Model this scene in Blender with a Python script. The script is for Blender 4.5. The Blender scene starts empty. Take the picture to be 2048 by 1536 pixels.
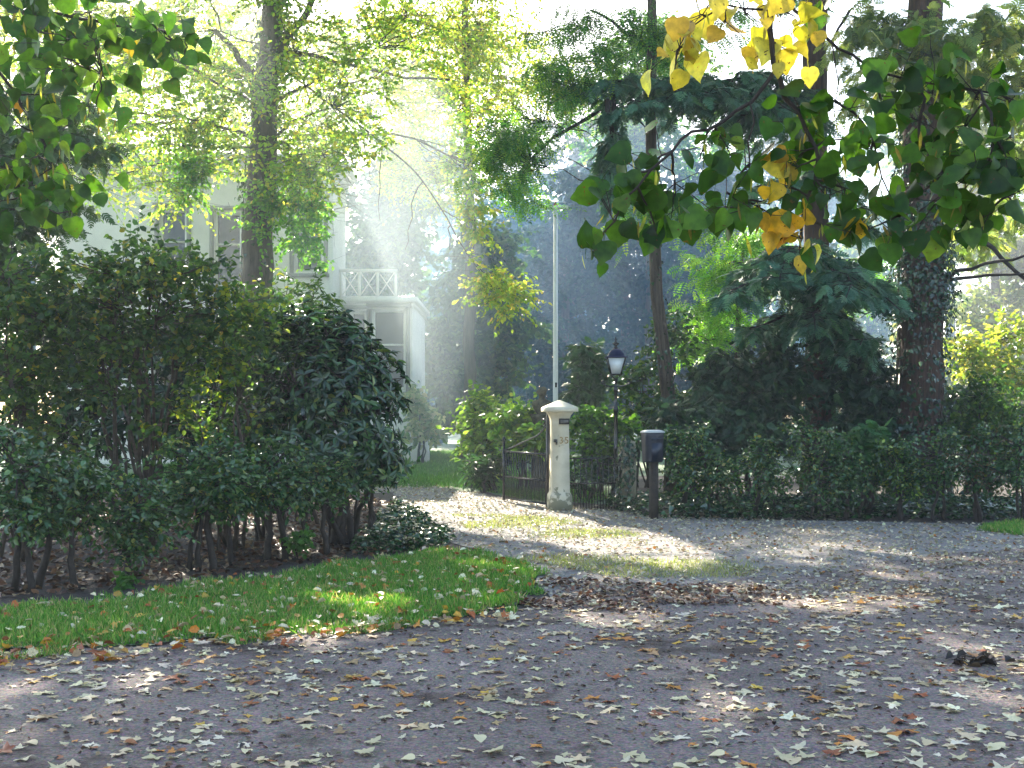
import bpy, math
import numpy as np
from mathutils import Vector

SC = bpy.context.scene
COL = SC.collection
rad = math.radians
rng = np.random.default_rng(11)

# ------------------------------------------------------------------ camera, sky, sun, exposure
F, HZ, EYE = 2389.0, 825.0, 1.6          # focal length in photo pixels, horizon row, eye height
cam_d = bpy.data.cameras.new("camera")
cam = bpy.data.objects.new("camera", cam_d)
COL.objects.link(cam)
cam.location = (0, 0, EYE)
cam.rotation_euler = (rad(90), 0, 0)
cam_d.sensor_width = 36.0
cam_d.lens = 36.0 * F / 2048.0
cam_d.shift_y = (HZ - 768.0) / 2048.0
cam_d.clip_start = 0.05
cam_d.clip_end = 3000
SC.camera = cam

SUN_EL, SUN_AZ = 31.0, -15.0             # azimuth from +Y, negative = left
world = bpy.data.worlds.new("World")
SC.world = world
world.use_nodes = True
wn = world.node_tree
sky = wn.nodes.new("ShaderNodeTexSky")
sky.sky_type = 'NISHITA'
sky.sun_disc = False
sky.sun_elevation = rad(SUN_EL)
sky.sun_rotation = rad(SUN_AZ)
sky.air_density = 1.0
sky.dust_density = 1.5
wn.links.new(sky.outputs[0], wn.nodes["Background"].inputs[0])
wn.nodes["Background"].inputs[1].default_value = 0.095

TOSUN = np.array([math.sin(rad(SUN_AZ)) * math.cos(rad(SUN_EL)),
                  math.cos(rad(SUN_AZ)) * math.cos(rad(SUN_EL)), math.sin(rad(SUN_EL))])
sun_d = bpy.data.lights.new("sun", 'SUN')
sun_d.energy = 5.0
sun_d.angle = rad(0.5)
sun_d.color = (1.0, 0.90, 0.74)
sun = bpy.data.objects.new("sun", sun_d)
COL.objects.link(sun)
sun.location = Vector(TOSUN * 120)
sun.rotation_euler = Vector(TOSUN).to_track_quat('Z', 'Y').to_euler()

SC.view_settings.view_transform = 'Standard'
SC.view_settings.look = 'None'
SC.view_settings.gamma = 1.0
SC.view_settings.exposure = 2.32
SC.cycles.use_denoising = True
SC.cycles.max_bounces = 7
SC.cycles.diffuse_bounces = 3
SC.cycles.glossy_bounces = 2
SC.cycles.transmission_bounces = 4
SC.cycles.volume_bounces = 1
SC.cycles.sample_clamp_indirect = 6.0
SC.cycles.caustics_reflective = False
SC.cycles.caustics_refractive = False
HAZE_DENSITY = 0.0013


# ------------------------------------------------------------------ helpers
def P(px, py, d):
    """photo pixel at a distance -> world point"""
    return np.array([(px - 1024.0) / F * d, d, EYE + (HZ - py) / F * d])


def G(px, py):
    """photo pixel on the ground -> world point"""
    d = EYE * F / (py - HZ)
    return np.array([(px - 1024.0) / F * d, d, 0.0])


def nrm(v):
    v = np.asarray(v, float)
    return v / np.maximum(np.linalg.norm(v, axis=-1, keepdims=True), 1e-9)


def lin(*c):
    """0-255 display colour -> linear"""
    c = np.asarray(c, float) / 255.0
    return np.where(c <= 0.04045, c / 12.92, ((c + 0.055) / 1.055) ** 2.4)


class MB:
    """collects faces for ONE mesh object"""
    def __init__(self):
        self.V, self.L, self.T, self.C, self.n = [], [], [], [], 0

    def add(self, v, faces, col=(1, 1, 1)):
        v = np.asarray(v, float).reshape(-1, 3)
        if isinstance(faces, np.ndarray):
            self.L.append((faces + self.n).ravel())
            self.T.append(np.full(len(faces), faces.shape[1]))
        else:
            for f in faces:
                self.L.append(np.asarray(f) + self.n)
                self.T.append(np.array([len(f)]))
        c = np.asarray(col, float)
        if c.ndim == 1:
            c = np.tile(c, (len(v), 1))
        self.V.append(v)
        self.C.append(c)
        self.n += len(v)

    def box(self, c, s, rz=0.0, col=(1, 1, 1), taper=1.0):
        x, y, z = s[0] / 2, s[1] / 2, s[2] / 2
        t = taper
        v = np.array([[-x, -y, -z], [x, -y, -z], [x, y, -z], [-x, y, -z],
                      [-x * t, -y * t, z], [x * t, -y * t, z], [x * t, y * t, z], [-x * t, y * t, z]])
        cs, sn = math.cos(rz), math.sin(rz)
        v = v @ np.array([[cs, sn, 0], [-sn, cs, 0], [0, 0, 1]])
        self.add(v + np.asarray(c, float),
                 np.array([[3, 2, 1, 0], [4, 5, 6, 7], [0, 1, 5, 4], [1, 2, 6, 5], [2, 3, 7, 6], [3, 0, 4, 7]]), col)

    def tube(self, pts, radii, sides=8, col=(1, 1, 1), rough=0.0, cap=True):
        pts = np.asarray(pts, float)
        n = len(pts)
        radii = np.broadcast_to(np.asarray(radii, float), (n,))
        tan = nrm(np.gradient(pts, axis=0))
        ref = np.array([1.0, 0, 0]) if abs(tan[0][0]) < 0.8 else np.array([0, 1.0, 0])
        u = nrm(np.cross(tan[0], ref))
        ang = np.linspace(0, 2 * math.pi, sides, endpoint=False)
        vs = []
        ridge = 1 + rough * rng.uniform(-1, 1, sides)
        for i in range(n):
            u = nrm(u - tan[i] * np.dot(u, tan[i]))
            w = np.cross(tan[i], u)
            rr = radii[i] * ridge * (1 + 0.5 * rough * rng.uniform(-1, 1, sides))
            vs.append(pts[i] + rr[:, None] * (np.cos(ang)[:, None] * u + np.sin(ang)[:, None] * w))
        v = np.concatenate(vs)
        i = np.arange(n - 1)[:, None] * sides
        k = np.arange(sides)[None, :]
        k2 = (k + 1) % sides
        f = np.stack([i + k, i + k2, i + sides + k2, i + sides + k], -1).reshape(-1, 4)
        self.add(v, f, col)
        if cap:
            self.L.append(np.arange(sides)[::-1] + self.n - n * sides)
            self.T.append(np.array([sides]))
            self.L.append(np.arange(sides) + self.n - sides)
            self.T.append(np.array([sides]))

    def lathe(self, prof, c=(0, 0, 0), sides=24, square=False, rz=0.0, col=(1, 1, 1)):
        """profile of (radius, z); square=True gives a square pier"""
        if square:
            sides = 4
            ang = np.array([45, 135, 225, 315]) * math.pi / 180 + rz
            k = math.sqrt(2)
        else:
            ang = np.linspace(0, 2 * math.pi, sides, endpoint=False) + rz
            k = 1.0
        vs = [np.stack([r * k * np.cos(ang), r * k * np.sin(ang), np.full(sides, z)], -1) for r, z in prof]
        n = len(prof)
        v = np.concatenate(vs) + np.asarray(c, float)
        i = np.arange(n - 1)[:, None] * sides
        q = np.arange(sides)[None, :]
        q2 = (q + 1) % sides
        self.add(v, np.stack([i + q, i + q2, i + sides + q2, i + sides + q], -1).reshape(-1, 4), col)
        self.L.append(np.arange(sides)[::-1] + self.n - n * sides)
        self.T.append(np.array([sides]))
        self.L.append(np.arange(sides) + self.n - sides)
        self.T.append(np.array([sides]))

    def leaves(self, pos, axis, normal, size, tmpl, col, curl=None):
        tv, tf = tmpl
        pos = np.asarray(pos, float)
        N = len(pos)
        if N == 0:
            return
        a = nrm(axis)
        b = nrm(np.cross(normal, a))
        c = np.cross(a, b)
        size = np.broadcast_to(np.asarray(size, float), (N,))[:, None, None]
        z = tv[None, :, 2:3]
        if curl is not None:
            z = z * np.asarray(curl)[:, None, None]
        v = pos[:, None, :] + size * (tv[None, :, 0:1] * a[:, None] + tv[None, :, 1:2] * b[:, None] + z * c[:, None])
        K = len(tv)
        f = (tf[None] + (np.arange(N) * K)[:, None, None]).reshape(-1, tf.shape[1])
        cc = np.repeat(np.broadcast_to(np.asarray(col, float), (N, 3)), K, axis=0)
        self.add(v.reshape(-1, 3), f, cc)

    def mesh(self, name, mat, smooth=False):
        me = bpy.data.meshes.new(name)
        if self.n:
            V = np.concatenate(self.V)
            L = np.concatenate(self.L).astype(np.int32)
            T = np.concatenate(self.T).astype(np.int32)
            S = np.concatenate([[0], np.cumsum(T)[:-1]]).astype(np.int32)
            me.vertices.add(len(V))
            me.vertices.foreach_set("co", V.astype(np.float32).ravel())
            me.loops.add(len(L))
            me.loops.foreach_set("vertex_index", L)
            me.polygons.add(len(T))
            me.polygons.foreach_set("loop_start", S)
            me.polygons.foreach_set("loop_total", T)
            C = np.concatenate(self.C)
            at = me.attributes.new("tint", 'FLOAT_COLOR', 'POINT')
            at.data.foreach_set("color", np.concatenate([C, np.ones((len(C), 1))], 1).astype(np.float32).ravel())
            if smooth:
                me.polygons.foreach_set("use_smooth", np.ones(len(T), bool))
            me.update(calc_edges=True)
            me.validate()
        me.materials.append(mat)
        return me

    def build(self, name, mat, parent=None, smooth=False, label=None):
        me = self.mesh(name, mat, smooth)
        o = bpy.data.objects.new(name, me)
        COL.objects.link(o)
        if parent is not None:
            o.parent = parent
            o.location = -Vector(parent.location)      # vertices are in world space
            r = parent.rotation_euler.z
            if abs(r) > 1e-6:
                o.location = Vector((0, 0, 0))
        if label:
            o["label"] = label
        return o


def thing(name, label, cat, loc=(0, 0, 0), group=None):
    o = bpy.data.objects.new(name, None)
    o.empty_display_size = 0.2
    COL.objects.link(o)
    o.location = Vector(np.asarray(loc, float))
    o["label"] = label
    o["category"] = cat
    if group:
        o["group"] = group
    return o


def tag(o, label=None, cat=None, group=None, kind=None):
    for k, v in (("label", label), ("category", cat), ("group", group), ("kind", kind)):
        if v:
            o[k] = v
    return o


# ------------------------------------------------------------------ materials
def new_mat(name):
    m = bpy.data.materials.new(name)
    m.use_nodes = True
    nt = m.node_tree
    return m, nt, nt.nodes["Principled BSDF"], nt.nodes["Material Output"]


def leaf_material(name, trans=0.42, rough=0.42, spec=0.5, glow=(1.35, 1.45, 0.55)):
    m, nt, p, out = new_mat(name)
    at = nt.nodes.new("ShaderNodeAttribute")
    at.attribute_name = "tint"
    nt.links.new(at.outputs["Color"], p.inputs["Base Color"])
    p.inputs["Roughness"].default_value = rough
    p.inputs["Specular IOR Level"].default_value = spec
    tr = nt.nodes.new("ShaderNodeBsdfTranslucent")
    mu = nt.nodes.new("ShaderNodeMix")
    mu.data_type = 'RGBA'
    mu.blend_type = 'MULTIPLY'
    mu.inputs[0].default_value = 1.0
    nt.links.new(at.outputs["Color"], mu.inputs[6])
    mu.inputs[7].default_value = (*glow, 1)
    nt.links.new(mu.outputs[2], tr.inputs["Color"])
    mx = nt.nodes.new("ShaderNodeMixShader")
    mx.inputs[0].default_value = trans
    nt.links.new(p.outputs[0], mx.inputs[1])
    nt.links.new(tr.outputs[0], mx.inputs[2])
    nt.links.new(mx.outputs[0], out.inputs["Surface"])
    return m


def noise_material(name, c1, c2, scale=8.0, rough=0.8, bump=0.3, bscale=30.0, dist=0.02, stretch=None, metallic=0.0,
                   spec=0.5):
    m, nt, p, out = new_mat(name)
    tc = nt.nodes.new("ShaderNodeTexCoord")
    mp = nt.nodes.new("ShaderNodeMapping")
    nt.links.new(tc.outputs["Object"], mp.inputs["Vector"])
    if stretch:
        mp.inputs["Scale"].default_value = stretch
    n1 = nt.nodes.new("ShaderNodeTexNoise")
    n1.inputs["Scale"].default_value = scale
    n1.inputs["Detail"].default_value = 6
    n1.inputs["Roughness"].default_value = 0.65
    nt.links.new(mp.outputs[0], n1.inputs["Vector"])
    cr = nt.nodes.new("ShaderNodeValToRGB")
    cr.color_ramp.elements[0].position = 0.32
    cr.color_ramp.elements[0].color = (*c1, 1)
    cr.color_ramp.elements[1].position = 0.68
    cr.color_ramp.elements[1].color = (*c2, 1)
    nt.links.new(n1.outputs["Fac"], cr.inputs[0])
    nt.links.new(cr.outputs[0], p.inputs["Base Color"])
    p.inputs["Roughness"].default_value = rough
    p.inputs["Metallic"].default_value = metallic
    p.inputs["Specular IOR Level"].default_value = spec
    if bump:
        n2 = nt.nodes.new("ShaderNodeTexNoise")
        n2.inputs["Scale"].default_value = bscale
        n2.inputs["Detail"].default_value = 5
        nt.links.new(mp.outputs[0], n2.inputs["Vector"])
        b = nt.nodes.new("ShaderNodeBump")
        b.inputs["Strength"].default_value = bump
        b.inputs["Distance"].default_value = dist
        nt.links.new(n2.outputs["Fac"], b.inputs["Height"])
        nt.links.new(b.outputs[0], p.inputs["Normal"])
    return m


def gravel_material(name, base1, base2, patch=None, patch_scale=0.5, patch_at=0.55, pebble=70.0, pebble_mix=.4, patch_mix=.85):
    m, nt, p, out = new_mat(name)
    tc = nt.nodes.new("ShaderNodeTexCoord")
    big = nt.nodes.new("ShaderNodeTexNoise")
    big.inputs["Scale"].default_value = 0.9
    big.inputs["Detail"].default_value = 5
    fine = nt.nodes.new("ShaderNodeTexNoise")
    fine.inputs["Scale"].default_value = 38
    fine.inputs["Detail"].default_value = 8
    fine.inputs["Roughness"].default_value = 0.75
    vor = nt.nodes.new("ShaderNodeTexVoronoi")
    vor.inputs["Scale"].default_value = pebble
    for n in (big, fine, vor):
        nt.links.new(tc.outputs["Object"], n.inputs["Vector"])
    cr = nt.nodes.new("ShaderNodeValToRGB")
    cr.color_ramp.elements[0].position = 0.3
    cr.color_ramp.elements[0].color = (*base1, 1)
    cr.color_ramp.elements[1].position = 0.7
    cr.color_ramp.elements[1].color = (*base2, 1)
    ad = nt.nodes.new("ShaderNodeMath")
    ad.operation = 'ADD'
    h1 = nt.nodes.new("ShaderNodeMath")
    h1.operation = 'MULTIPLY'
    h1.inputs[1].default_value = 0.45
    nt.links.new(big.outputs["Fac"], h1.inputs[0])
    h2 = nt.nodes.new("ShaderNodeMath")
    h2.operation = 'MULTIPLY'
    h2.inputs[1].default_value = 0.55
    nt.links.new(fine.outputs["Fac"], h2.inputs[0])
    nt.links.new(h1.outputs[0], ad.inputs[0])
    nt.links.new(h2.outputs[0], ad.inputs[1])
    nt.links.new(ad.outputs[0], cr.inputs[0])
    # pebbles of slightly different stone
    mp = nt.nodes.new("ShaderNodeMix")
    mp.data_type = 'RGBA'
    mp.blend_type = 'OVERLAY'
    mp.inputs[0].default_value = pebble_mix
    nt.links.new(cr.outputs[0], mp.inputs[6])
    nt.links.new(vor.outputs["Color"], mp.inputs[7])
    hs = nt.nodes.new("ShaderNodeHueSaturation")
    hs.inputs["Saturation"].default_value = 0.55
    nt.links.new(mp.outputs[2], hs.inputs["Color"])
    src = hs.outputs[0]
    if patch is not None:
        pn = nt.nodes.new("ShaderNodeTexNoise")
        pn.inputs["Scale"].default_value = patch_scale
        pn.inputs["Detail"].default_value = 7
        pn.inputs["Roughness"].default_value = 0.7
        nt.links.new(tc.outputs["Object"], pn.inputs["Vector"])
        pr = nt.nodes.new("ShaderNodeValToRGB")
        pr.color_ramp.elements[0].position = patch_at
        pr.color_ramp.elements[1].position = patch_at + 0.09
        nt.links.new(pn.outputs["Fac"], pr.inputs[0])
        mx = nt.nodes.new("ShaderNodeMix")
        mx.data_type = 'RGBA'
        pm = nt.nodes.new("ShaderNodeMath")
        pm.operation = 'MULTIPLY'
        pm.inputs[1].default_value = patch_mix
        nt.links.new(pr.outputs[0], pm.inputs[0])
        nt.links.new(pm.outputs[0], mx.inputs[0])
        nt.links.new(src, mx.inputs[6])
        mx.inputs[7].default_value = (*patch, 1)
        src = mx.outputs[2]
    nt.links.new(src, p.inputs["Base Color"])
    p.inputs["Roughness"].default_value = 0.85
    p.inputs["Specular IOR Level"].default_value = 0.35
    bh = nt.nodes.new("ShaderNodeMath")
    bh.operation = 'ADD'
    nt.links.new(fine.outputs["Fac"], bh.inputs[0])
    nt.links.new(vor.outputs["Distance"], bh.inputs[1])
    b = nt.nodes.new("ShaderNodeBump")
    b.inputs["Strength"].default_value = 0.8
    b.inputs["Distance"].default_value = 0.012
    nt.links.new(bh.outputs[0], b.inputs["Height"])
    nt.links.new(b.outputs[0], p.inputs["Normal"])
    return m


def plain(name, c, rough=0.6, metallic=0.0, spec=0.5, var=0.25, scale=14.0, bump=0.1):
    c = np.asarray(c, float)
    return noise_material(name, c * (1 - var), np.minimum(c * (1 + var), 0.95), scale, rough, bump, 60, 0.004,
                          metallic=metallic, spec=spec)


M = {}
M['leaf'] = leaf_material("leaf", trans=0.6, rough=.38, glow=(1.3, 1.4, .7))
M['glossy_leaf'] = leaf_material("glossy leaf", trans=0.22, rough=0.25, spec=0.9)
M['needle'] = leaf_material("needle", trans=0.2, rough=0.5, spec=0.35, glow=(1.2, 1.3, 0.7))
M['near_leaf'] = leaf_material("lime leaf", trans=0.5, rough=0.4, spec=0.4, glow=(1.3, 1.45, 0.6))
def mottle(m, amount=.35, scale=55.0, spots=True):
    nt = m.node_tree
    at = next(n for n in nt.nodes if n.type == 'ATTRIBUTE')
    tc = nt.nodes.new("ShaderNodeTexCoord")
    nz = nt.nodes.new("ShaderNodeTexNoise")
    nz.inputs["Scale"].default_value = scale
    nz.inputs["Detail"].default_value = 5
    nt.links.new(tc.outputs["Object"], nz.inputs["Vector"])
    rp = nt.nodes.new("ShaderNodeValToRGB")
    rp.color_ramp.elements[0].position = .3
    rp.color_ramp.elements[0].color = (1 - amount, 1 - amount * .9, 1 - amount, 1)
    rp.color_ramp.elements[1].position = .7
    rp.color_ramp.elements[1].color = (1 + amount * .5, 1 + amount * .5, 1, 1)
    nt.links.new(nz.outputs["Fac"], rp.inputs[0])
    mu = nt.nodes.new("ShaderNodeMix")
    mu.data_type = 'RGBA'
    mu.blend_type = 'MULTIPLY'
    mu.inputs[0].default_value = 1
    outs = [l.to_socket for l in at.outputs["Color"].links]
    for l in list(at.outputs["Color"].links):
        nt.links.remove(l)
    nt.links.new(at.outputs["Color"], mu.inputs[6])
    nt.links.new(rp.outputs[0], mu.inputs[7])
    src = mu.outputs[2]
    if spots:
        n2 = nt.nodes.new("ShaderNodeTexNoise")
        n2.inputs["Scale"].default_value = 95
        n2.inputs["Detail"].default_value = 2
        nt.links.new(tc.outputs["Object"], n2.inputs["Vector"])
        r2 = nt.nodes.new("ShaderNodeValToRGB")
        r2.color_ramp.elements[0].position = .67
        r2.color_ramp.elements[1].position = .72
        nt.links.new(n2.outputs["Fac"], r2.inputs[0])
        m2 = nt.nodes.new("ShaderNodeMix")
        m2.data_type = 'RGBA'
        nt.links.new(r2.outputs[0], m2.inputs[0])
        nt.links.new(src, m2.inputs[6])
        m2.inputs[7].default_value = (*lin(92, 66, 34), 1)
        src = m2.outputs[2]
    for o in outs:
        nt.links.new(src, o)


mottle(M['near_leaf'])
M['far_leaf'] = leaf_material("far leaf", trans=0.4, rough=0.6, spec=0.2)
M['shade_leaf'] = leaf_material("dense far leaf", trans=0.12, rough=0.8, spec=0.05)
M['dry_leaf'] = leaf_material("dry leaf", trans=0.18, rough=0.5, spec=0.5, glow=(1, 1, 0.9))
mottle(M['dry_leaf'], .3, 60, False)
M['grass'] = leaf_material("grass blade", trans=0.4, rough=0.5, spec=0.3, glow=(1.2, 1.3, 0.6))
M['bark'] = noise_material("bark", lin(52, 45, 38), lin(104, 92, 78), 7, 0.9, 1.0, 16, 0.05, stretch=(1.6, 1.6, 0.25))
M['red_bark'] = noise_material("red bark", lin(46, 34, 29), lin(98, 70, 54), 7, 0.9, 1.0, 14, 0.05, stretch=(1.8, 1.8, 0.2))
M['twig'] = noise_material("twig bark", lin(44, 36, 28), lin(84, 70, 54), 20, 0.85, 0.4, 60, 0.01)
M['dark_twig'] = noise_material("dark twig bark", lin(34, 28, 24), lin(60, 50, 42), 20, 0.85, 0.4, 60, 0.01)
M['soil'] = gravel_material("soil", lin(40, 32, 27), lin(88, 72, 60), pebble=40)
M['road'] = gravel_material("road", lin(78, 63, 55), lin(148, 124, 109), patch=lin(62, 49, 43), patch_scale=.7, patch_at=.53, pebble=75, pebble_mix=.6)
M['drive'] = gravel_material("driveway gravel", lin(98, 90, 84), lin(158, 148, 138), patch=lin(118, 122, 76),
                             patch_scale=1.1, patch_at=0.6, pebble=60)
M['verge'] = gravel_material("verge turf", lin(60, 92, 40), lin(98, 134, 62), patch=lin(96, 80, 58), patch_scale=1.6, patch_at=.58, pebble=50)
M['lawn'] = gravel_material("lawn turf", lin(58, 96, 40), lin(92, 134, 62), pebble=30)
M['render'] = noise_material("white render", lin(222, 218, 208), lin(238, 235, 226), 1.2, 0.8, 0.15, 30, 0.01)
M['trim'] = plain("white paint trim", lin(228, 226, 218), 0.5, var=0.05)
M['grey_paint'] = plain("grey paint", lin(140, 138, 130), 0.55, var=0.1)
M['pane'] = plain("window glass", lin(34, 40, 46), 0.12, spec=0.5, var=0.15, bump=0)
M['curtain'] = plain("curtain", lin(150, 156, 152), 0.8, var=0.1)
M['stone'] = noise_material("cream painted stone", lin(196, 186, 156), lin(222, 213, 186), 3.0, 0.75, 0.25, 25, 0.008)
def weather(m, col, zlim, amount=.8, scale=9.0):
    nt = m.node_tree
    p = nt.nodes["Principled BSDF"]
    src = p.inputs["Base Color"].links[0].from_socket
    tc = nt.nodes.new("ShaderNodeTexCoord")
    sx = nt.nodes.new("ShaderNodeSeparateXYZ")
    nt.links.new(tc.outputs["Object"], sx.inputs[0])
    nz = nt.nodes.new("ShaderNodeTexNoise")
    nz.inputs["Scale"].default_value = scale
    nz.inputs["Detail"].default_value = 6
    nt.links.new(tc.outputs["Object"], nz.inputs["Vector"])
    mr = nt.nodes.new("ShaderNodeMapRange")
    mr.inputs[1].default_value = 0
    mr.inputs[2].default_value = zlim
    mr.inputs[3].default_value = .62
    mr.inputs[4].default_value = .30
    nt.links.new(sx.outputs[2], mr.inputs[0])
    ad = nt.nodes.new("ShaderNodeMath")
    ad.operation = 'ADD'
    nt.links.new(mr.outputs[0], ad.inputs[0])
    nt.links.new(nz.outputs["Fac"], ad.inputs[1])
    rp = nt.nodes.new("ShaderNodeValToRGB")
    rp.color_ramp.elements[0].position = .95
    rp.color_ramp.elements[1].position = 1.0
    rp.color_ramp.elements[1].color = (amount, amount, amount, 1)
    nt.links.new(ad.outputs[0], rp.inputs[0])
    mx = nt.nodes.new("ShaderNodeMix")
    mx.data_type = 'RGBA'
    nt.links.new(rp.outputs[0], mx.inputs[0])
    nt.links.new(src, mx.inputs[6])
    mx.inputs[7].default_value = (*col, 1)
    nt.links.new(mx.outputs[2], p.inputs["Base Color"])


weather(M['stone'], lin(112, 112, 84), .45)
M['old_stone'] = noise_material("weathered stone", lin(120, 112, 92), lin(176, 166, 138), 6.0, 0.85, 0.5, 30, 0.01)
M['moss_stone'] = noise_material("mossy dark stone", lin(52, 50, 38), lin(104, 98, 74), 9.0, 0.9, 0.5, 30, 0.01)
M['iron'] = plain("black painted iron", lin(18, 18, 20), 0.27, var=0.2, spec=.6)
M['lamp_blue'] = plain("dark blue lamp paint", lin(34, 42, 78), 0.35, metallic=0.2, var=0.15)
M['frost'] = plain("frosted lamp glass", lin(222, 226, 222), 0.25, var=0.04, bump=0)
M['box_blue'] = plain("dark blue plastic", lin(20, 30, 46), 0.35, var=0.15)
M['lid'] = plain("sky sheen lid", lin(186, 188, 184), 0.4, var=0.06)  # pale colour stands in for sky reflected on the lid
M['gold'] = plain("brass number", lin(150, 122, 70), 0.4, metallic=0.5, var=0.15)
M['plate'] = plain("black plate", lin(24, 24, 24), 0.35, var=0.2)
M['plate_face'] = plain("grey plate face", lin(98, 98, 94), 0.4, var=0.15)
M['pole'] = plain("white pole paint", lin(244, 241, 236), 0.45, var=0.06)
M['red'] = plain("red paint", lin(164, 40, 44), 0.45, var=0.15)


# ------------------------------------------------------------------ leaf templates (x along the leaf, y across, z up)
def T_oval(w=0.3, fold=0.12, droop=0.1):
    v = np.array([[0, 0, 0], [0.32, w, fold], [0.72, w * 0.85, fold - droop * 0.5], [1, 0, -droop],
                  [0.32, -w, fold], [0.72, -w * 0.85, fold - droop * 0.5]])
    return v, np.array([[0, 3, 2, 1], [0, 4, 5, 3]])


def T_diamond(w=0.34):
    return np.array([[0, 0, 0], [0.5, w, 0.08], [1, 0, 0], [0.5, -w, 0.08]]), np.array([[0, 3, 2, 1]])


def T_stick(r=0.012):
    v, f = [], []
    for x, k in ((0, 1.0), (1, 0.35)):
        for a in (90, 210, 330):
            v.append([x, r * k * math.cos(rad(a)), r * k * math.sin(rad(a))])
    f = [[0, 1, 4, 3], [1, 2, 5, 4], [2, 0, 3, 5]]
    return np.array(v), np.array(f)


def T_frond(n=7, w=0.34, droop=0.16):
    """flat feathery conifer spray: a comb of narrow side shoots on both sides of a midrib"""
    v, f = [], []
    for i in range(n):
        x = 0.06 + 0.8 * i / (n - 1)
        L = w * (1 - 0.62 * (i / (n - 1)) ** 1.3) * (0.75 + 0.25 * (i % 2))
        z = -droop * x * x
        for s in (-1, 1):
            b = len(v)
            v += [[x - 0.045, 0, z], [x + 0.055, 0, z], [x + L * 0.75 + 0.03, s * L, z - 0.10 * L / w * 0.5],
                  [x + L * 0.45 - 0.05, s * L * 0.8, z - 0.03]]
            f.append([b, b + 1, b + 2, b + 3] if s > 0 else [b + 3, b + 2, b + 1, b])
    b = len(v)
    v += [[0.8, -0.03, -droop * .64], [1.05, 0, -droop * 1.1], [0.8, 0.03, -droop * .64], [0.7, 0, -droop * .5]]
    f.append([b, b + 1, b + 2, b + 3])
    return np.array(v, float), np.array(f)


def T_pinnate(n=6, w=0.2, droop=0.25):
    """compound leaf: pairs of oval leaflets on a drooping stalk"""
    v, f = [], []
    for i in range(n):
        x = 0.12 + 0.76 * i / (n - 1)
        z = -droop * x * x
        L = w * (0.75 + 0.5 * math.sin(math.pi * (i + 0.7) / n))
        for s in (-1, 1):
            b = len(v)
            v += [[x, s * 0.01, z], [x + 0.06, s * L * 0.5, z + 0.01], [x + 0.05, s * L, z - 0.03],
                  [x - 0.035, s * L * 0.55, z + 0.01]]
            f.append([b, b + 1, b + 2, b + 3] if s > 0 else [b + 3, b + 2, b + 1, b])
    b = len(v)
    v += [[0.88, 0, -droop * .77], [0.96, -0.06, -droop * .95], [1.08, 0, -droop * 1.15], [0.96, 0.06, -droop * .95]]
    f.append([b, b + 1, b + 2, b + 3])
    return np.array(v, float), np.array(f)


def T_lime(seed=0):
    """heart-shaped, finely toothed lime leaf with a short stalk, cupped and slightly wavy"""
    r = np.random.default_rng(seed)
    prof = [(0.02, 0.0), (-0.03, 0.16), (0.02, 0.32), (0.13, 0.44), (0.27, 0.49), (0.42, 0.475), (0.56, 0.41),
            (0.69, 0.31), (0.80, 0.20), (0.89, 0.09), (1.0, 0.0)]
    v, f = [], []
    skew = 1 + 0.12 * r.uniform(-1, 1)
    cup = r.uniform(0.08, 0.32)
    drp = r.uniform(0.05, 0.35)
    ph = r.uniform(0, 6)
    mid, outL, outR = [], [], []
    for i, (x, y) in enumerate(prof):
        tooth = 0.012 * (1 if i % 2 else -1)
        zmid = -drp * max(x, 0) ** 2
        mid.append(len(v)); v.append([max(x, 0.02), 0, zmid])
        for s, lst, k in ((1, outL, skew), (-1, outR, 2 - skew)):
            yy = (y + tooth) * k if 0 < i < 10 else y
            lst.append(len(v))
            v.append([x + tooth * 0.5, s * yy, zmid + cup * yy * 0.9 + 0.04 * math.sin(ph + 5 * x + s)])
    for i in range(10):
        f.append([mid[i], mid[i + 1], outL[i + 1], outL[i]])
        f.append([mid[i], outR[i], outR[i + 1], mid[i + 1]])
    b = len(v)     # stalk
    v += [[-0.4, -0.012, 0.05], [0.03, -0.014, 0.005], [0.03, 0.014, 0.005], [-0.4, 0.012, 0.05]]
    f.append([b, b + 1, b + 2, b + 3])
    return np.array(v, float), np.array(f)


def T_maple(seed=0, lobes=5):
    """dry curled maple leaf; triangles round a centre"""
    r = np.random.default_rng(100 + seed)
    v = [[0, 0, 0]]
    out = []
    angs = np.linspace(-130, 130, lobes)
    for i, a in enumerate(angs):
        L = (0.62 if abs(a) > 100 else 0.52 + 0.1 * (a == 0)) * r.uniform(0.82, 1.1)
        for da, k in ((-20, 0.66), (-8, 0.86), (0, 1.0), (9, 0.84), (21, 0.64)):
            aa = rad(a + da)
            out.append((L * k * math.cos(aa), L * k * math.sin(aa)))
        if i < lobes - 1:
            aa = rad((angs[i] + angs[i + 1]) / 2)
            out.append((0.36 * r.uniform(.8, 1.2) * math.cos(aa), 0.36 * math.sin(aa)))
    out.append((-0.16, -0.05)); out.append((-0.62, -0.012)); out.append((-0.62, 0.012)); out.append((-0.16, 0.05))
    order = sorted(range(len(out)), key=lambda i: math.atan2(out[i][1], out[i][0]))
    cx, cy, ph = r.uniform(-.6, .9), r.uniform(-.6, .9), r.uniform(0, 6.3)
    for i in order:
        x, y = out[i]
        rr = math.hypot(x, y)
        z = cx * x * x * .5 + cy * y * y * .5 + 0.10 * rr * math.sin(3 * math.atan2(y, x) + ph) + r.uniform(0, 0.05)
        v.append([x, y, z])
    v = np.array(v)
    v[:, 2] -= v[:, 2].min() - 0.01
    n = len(order)
    f = [[0, 1 + i, 1 + (i + 1) % n] for i in range(n)]
    return v, np.array(f)


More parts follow.
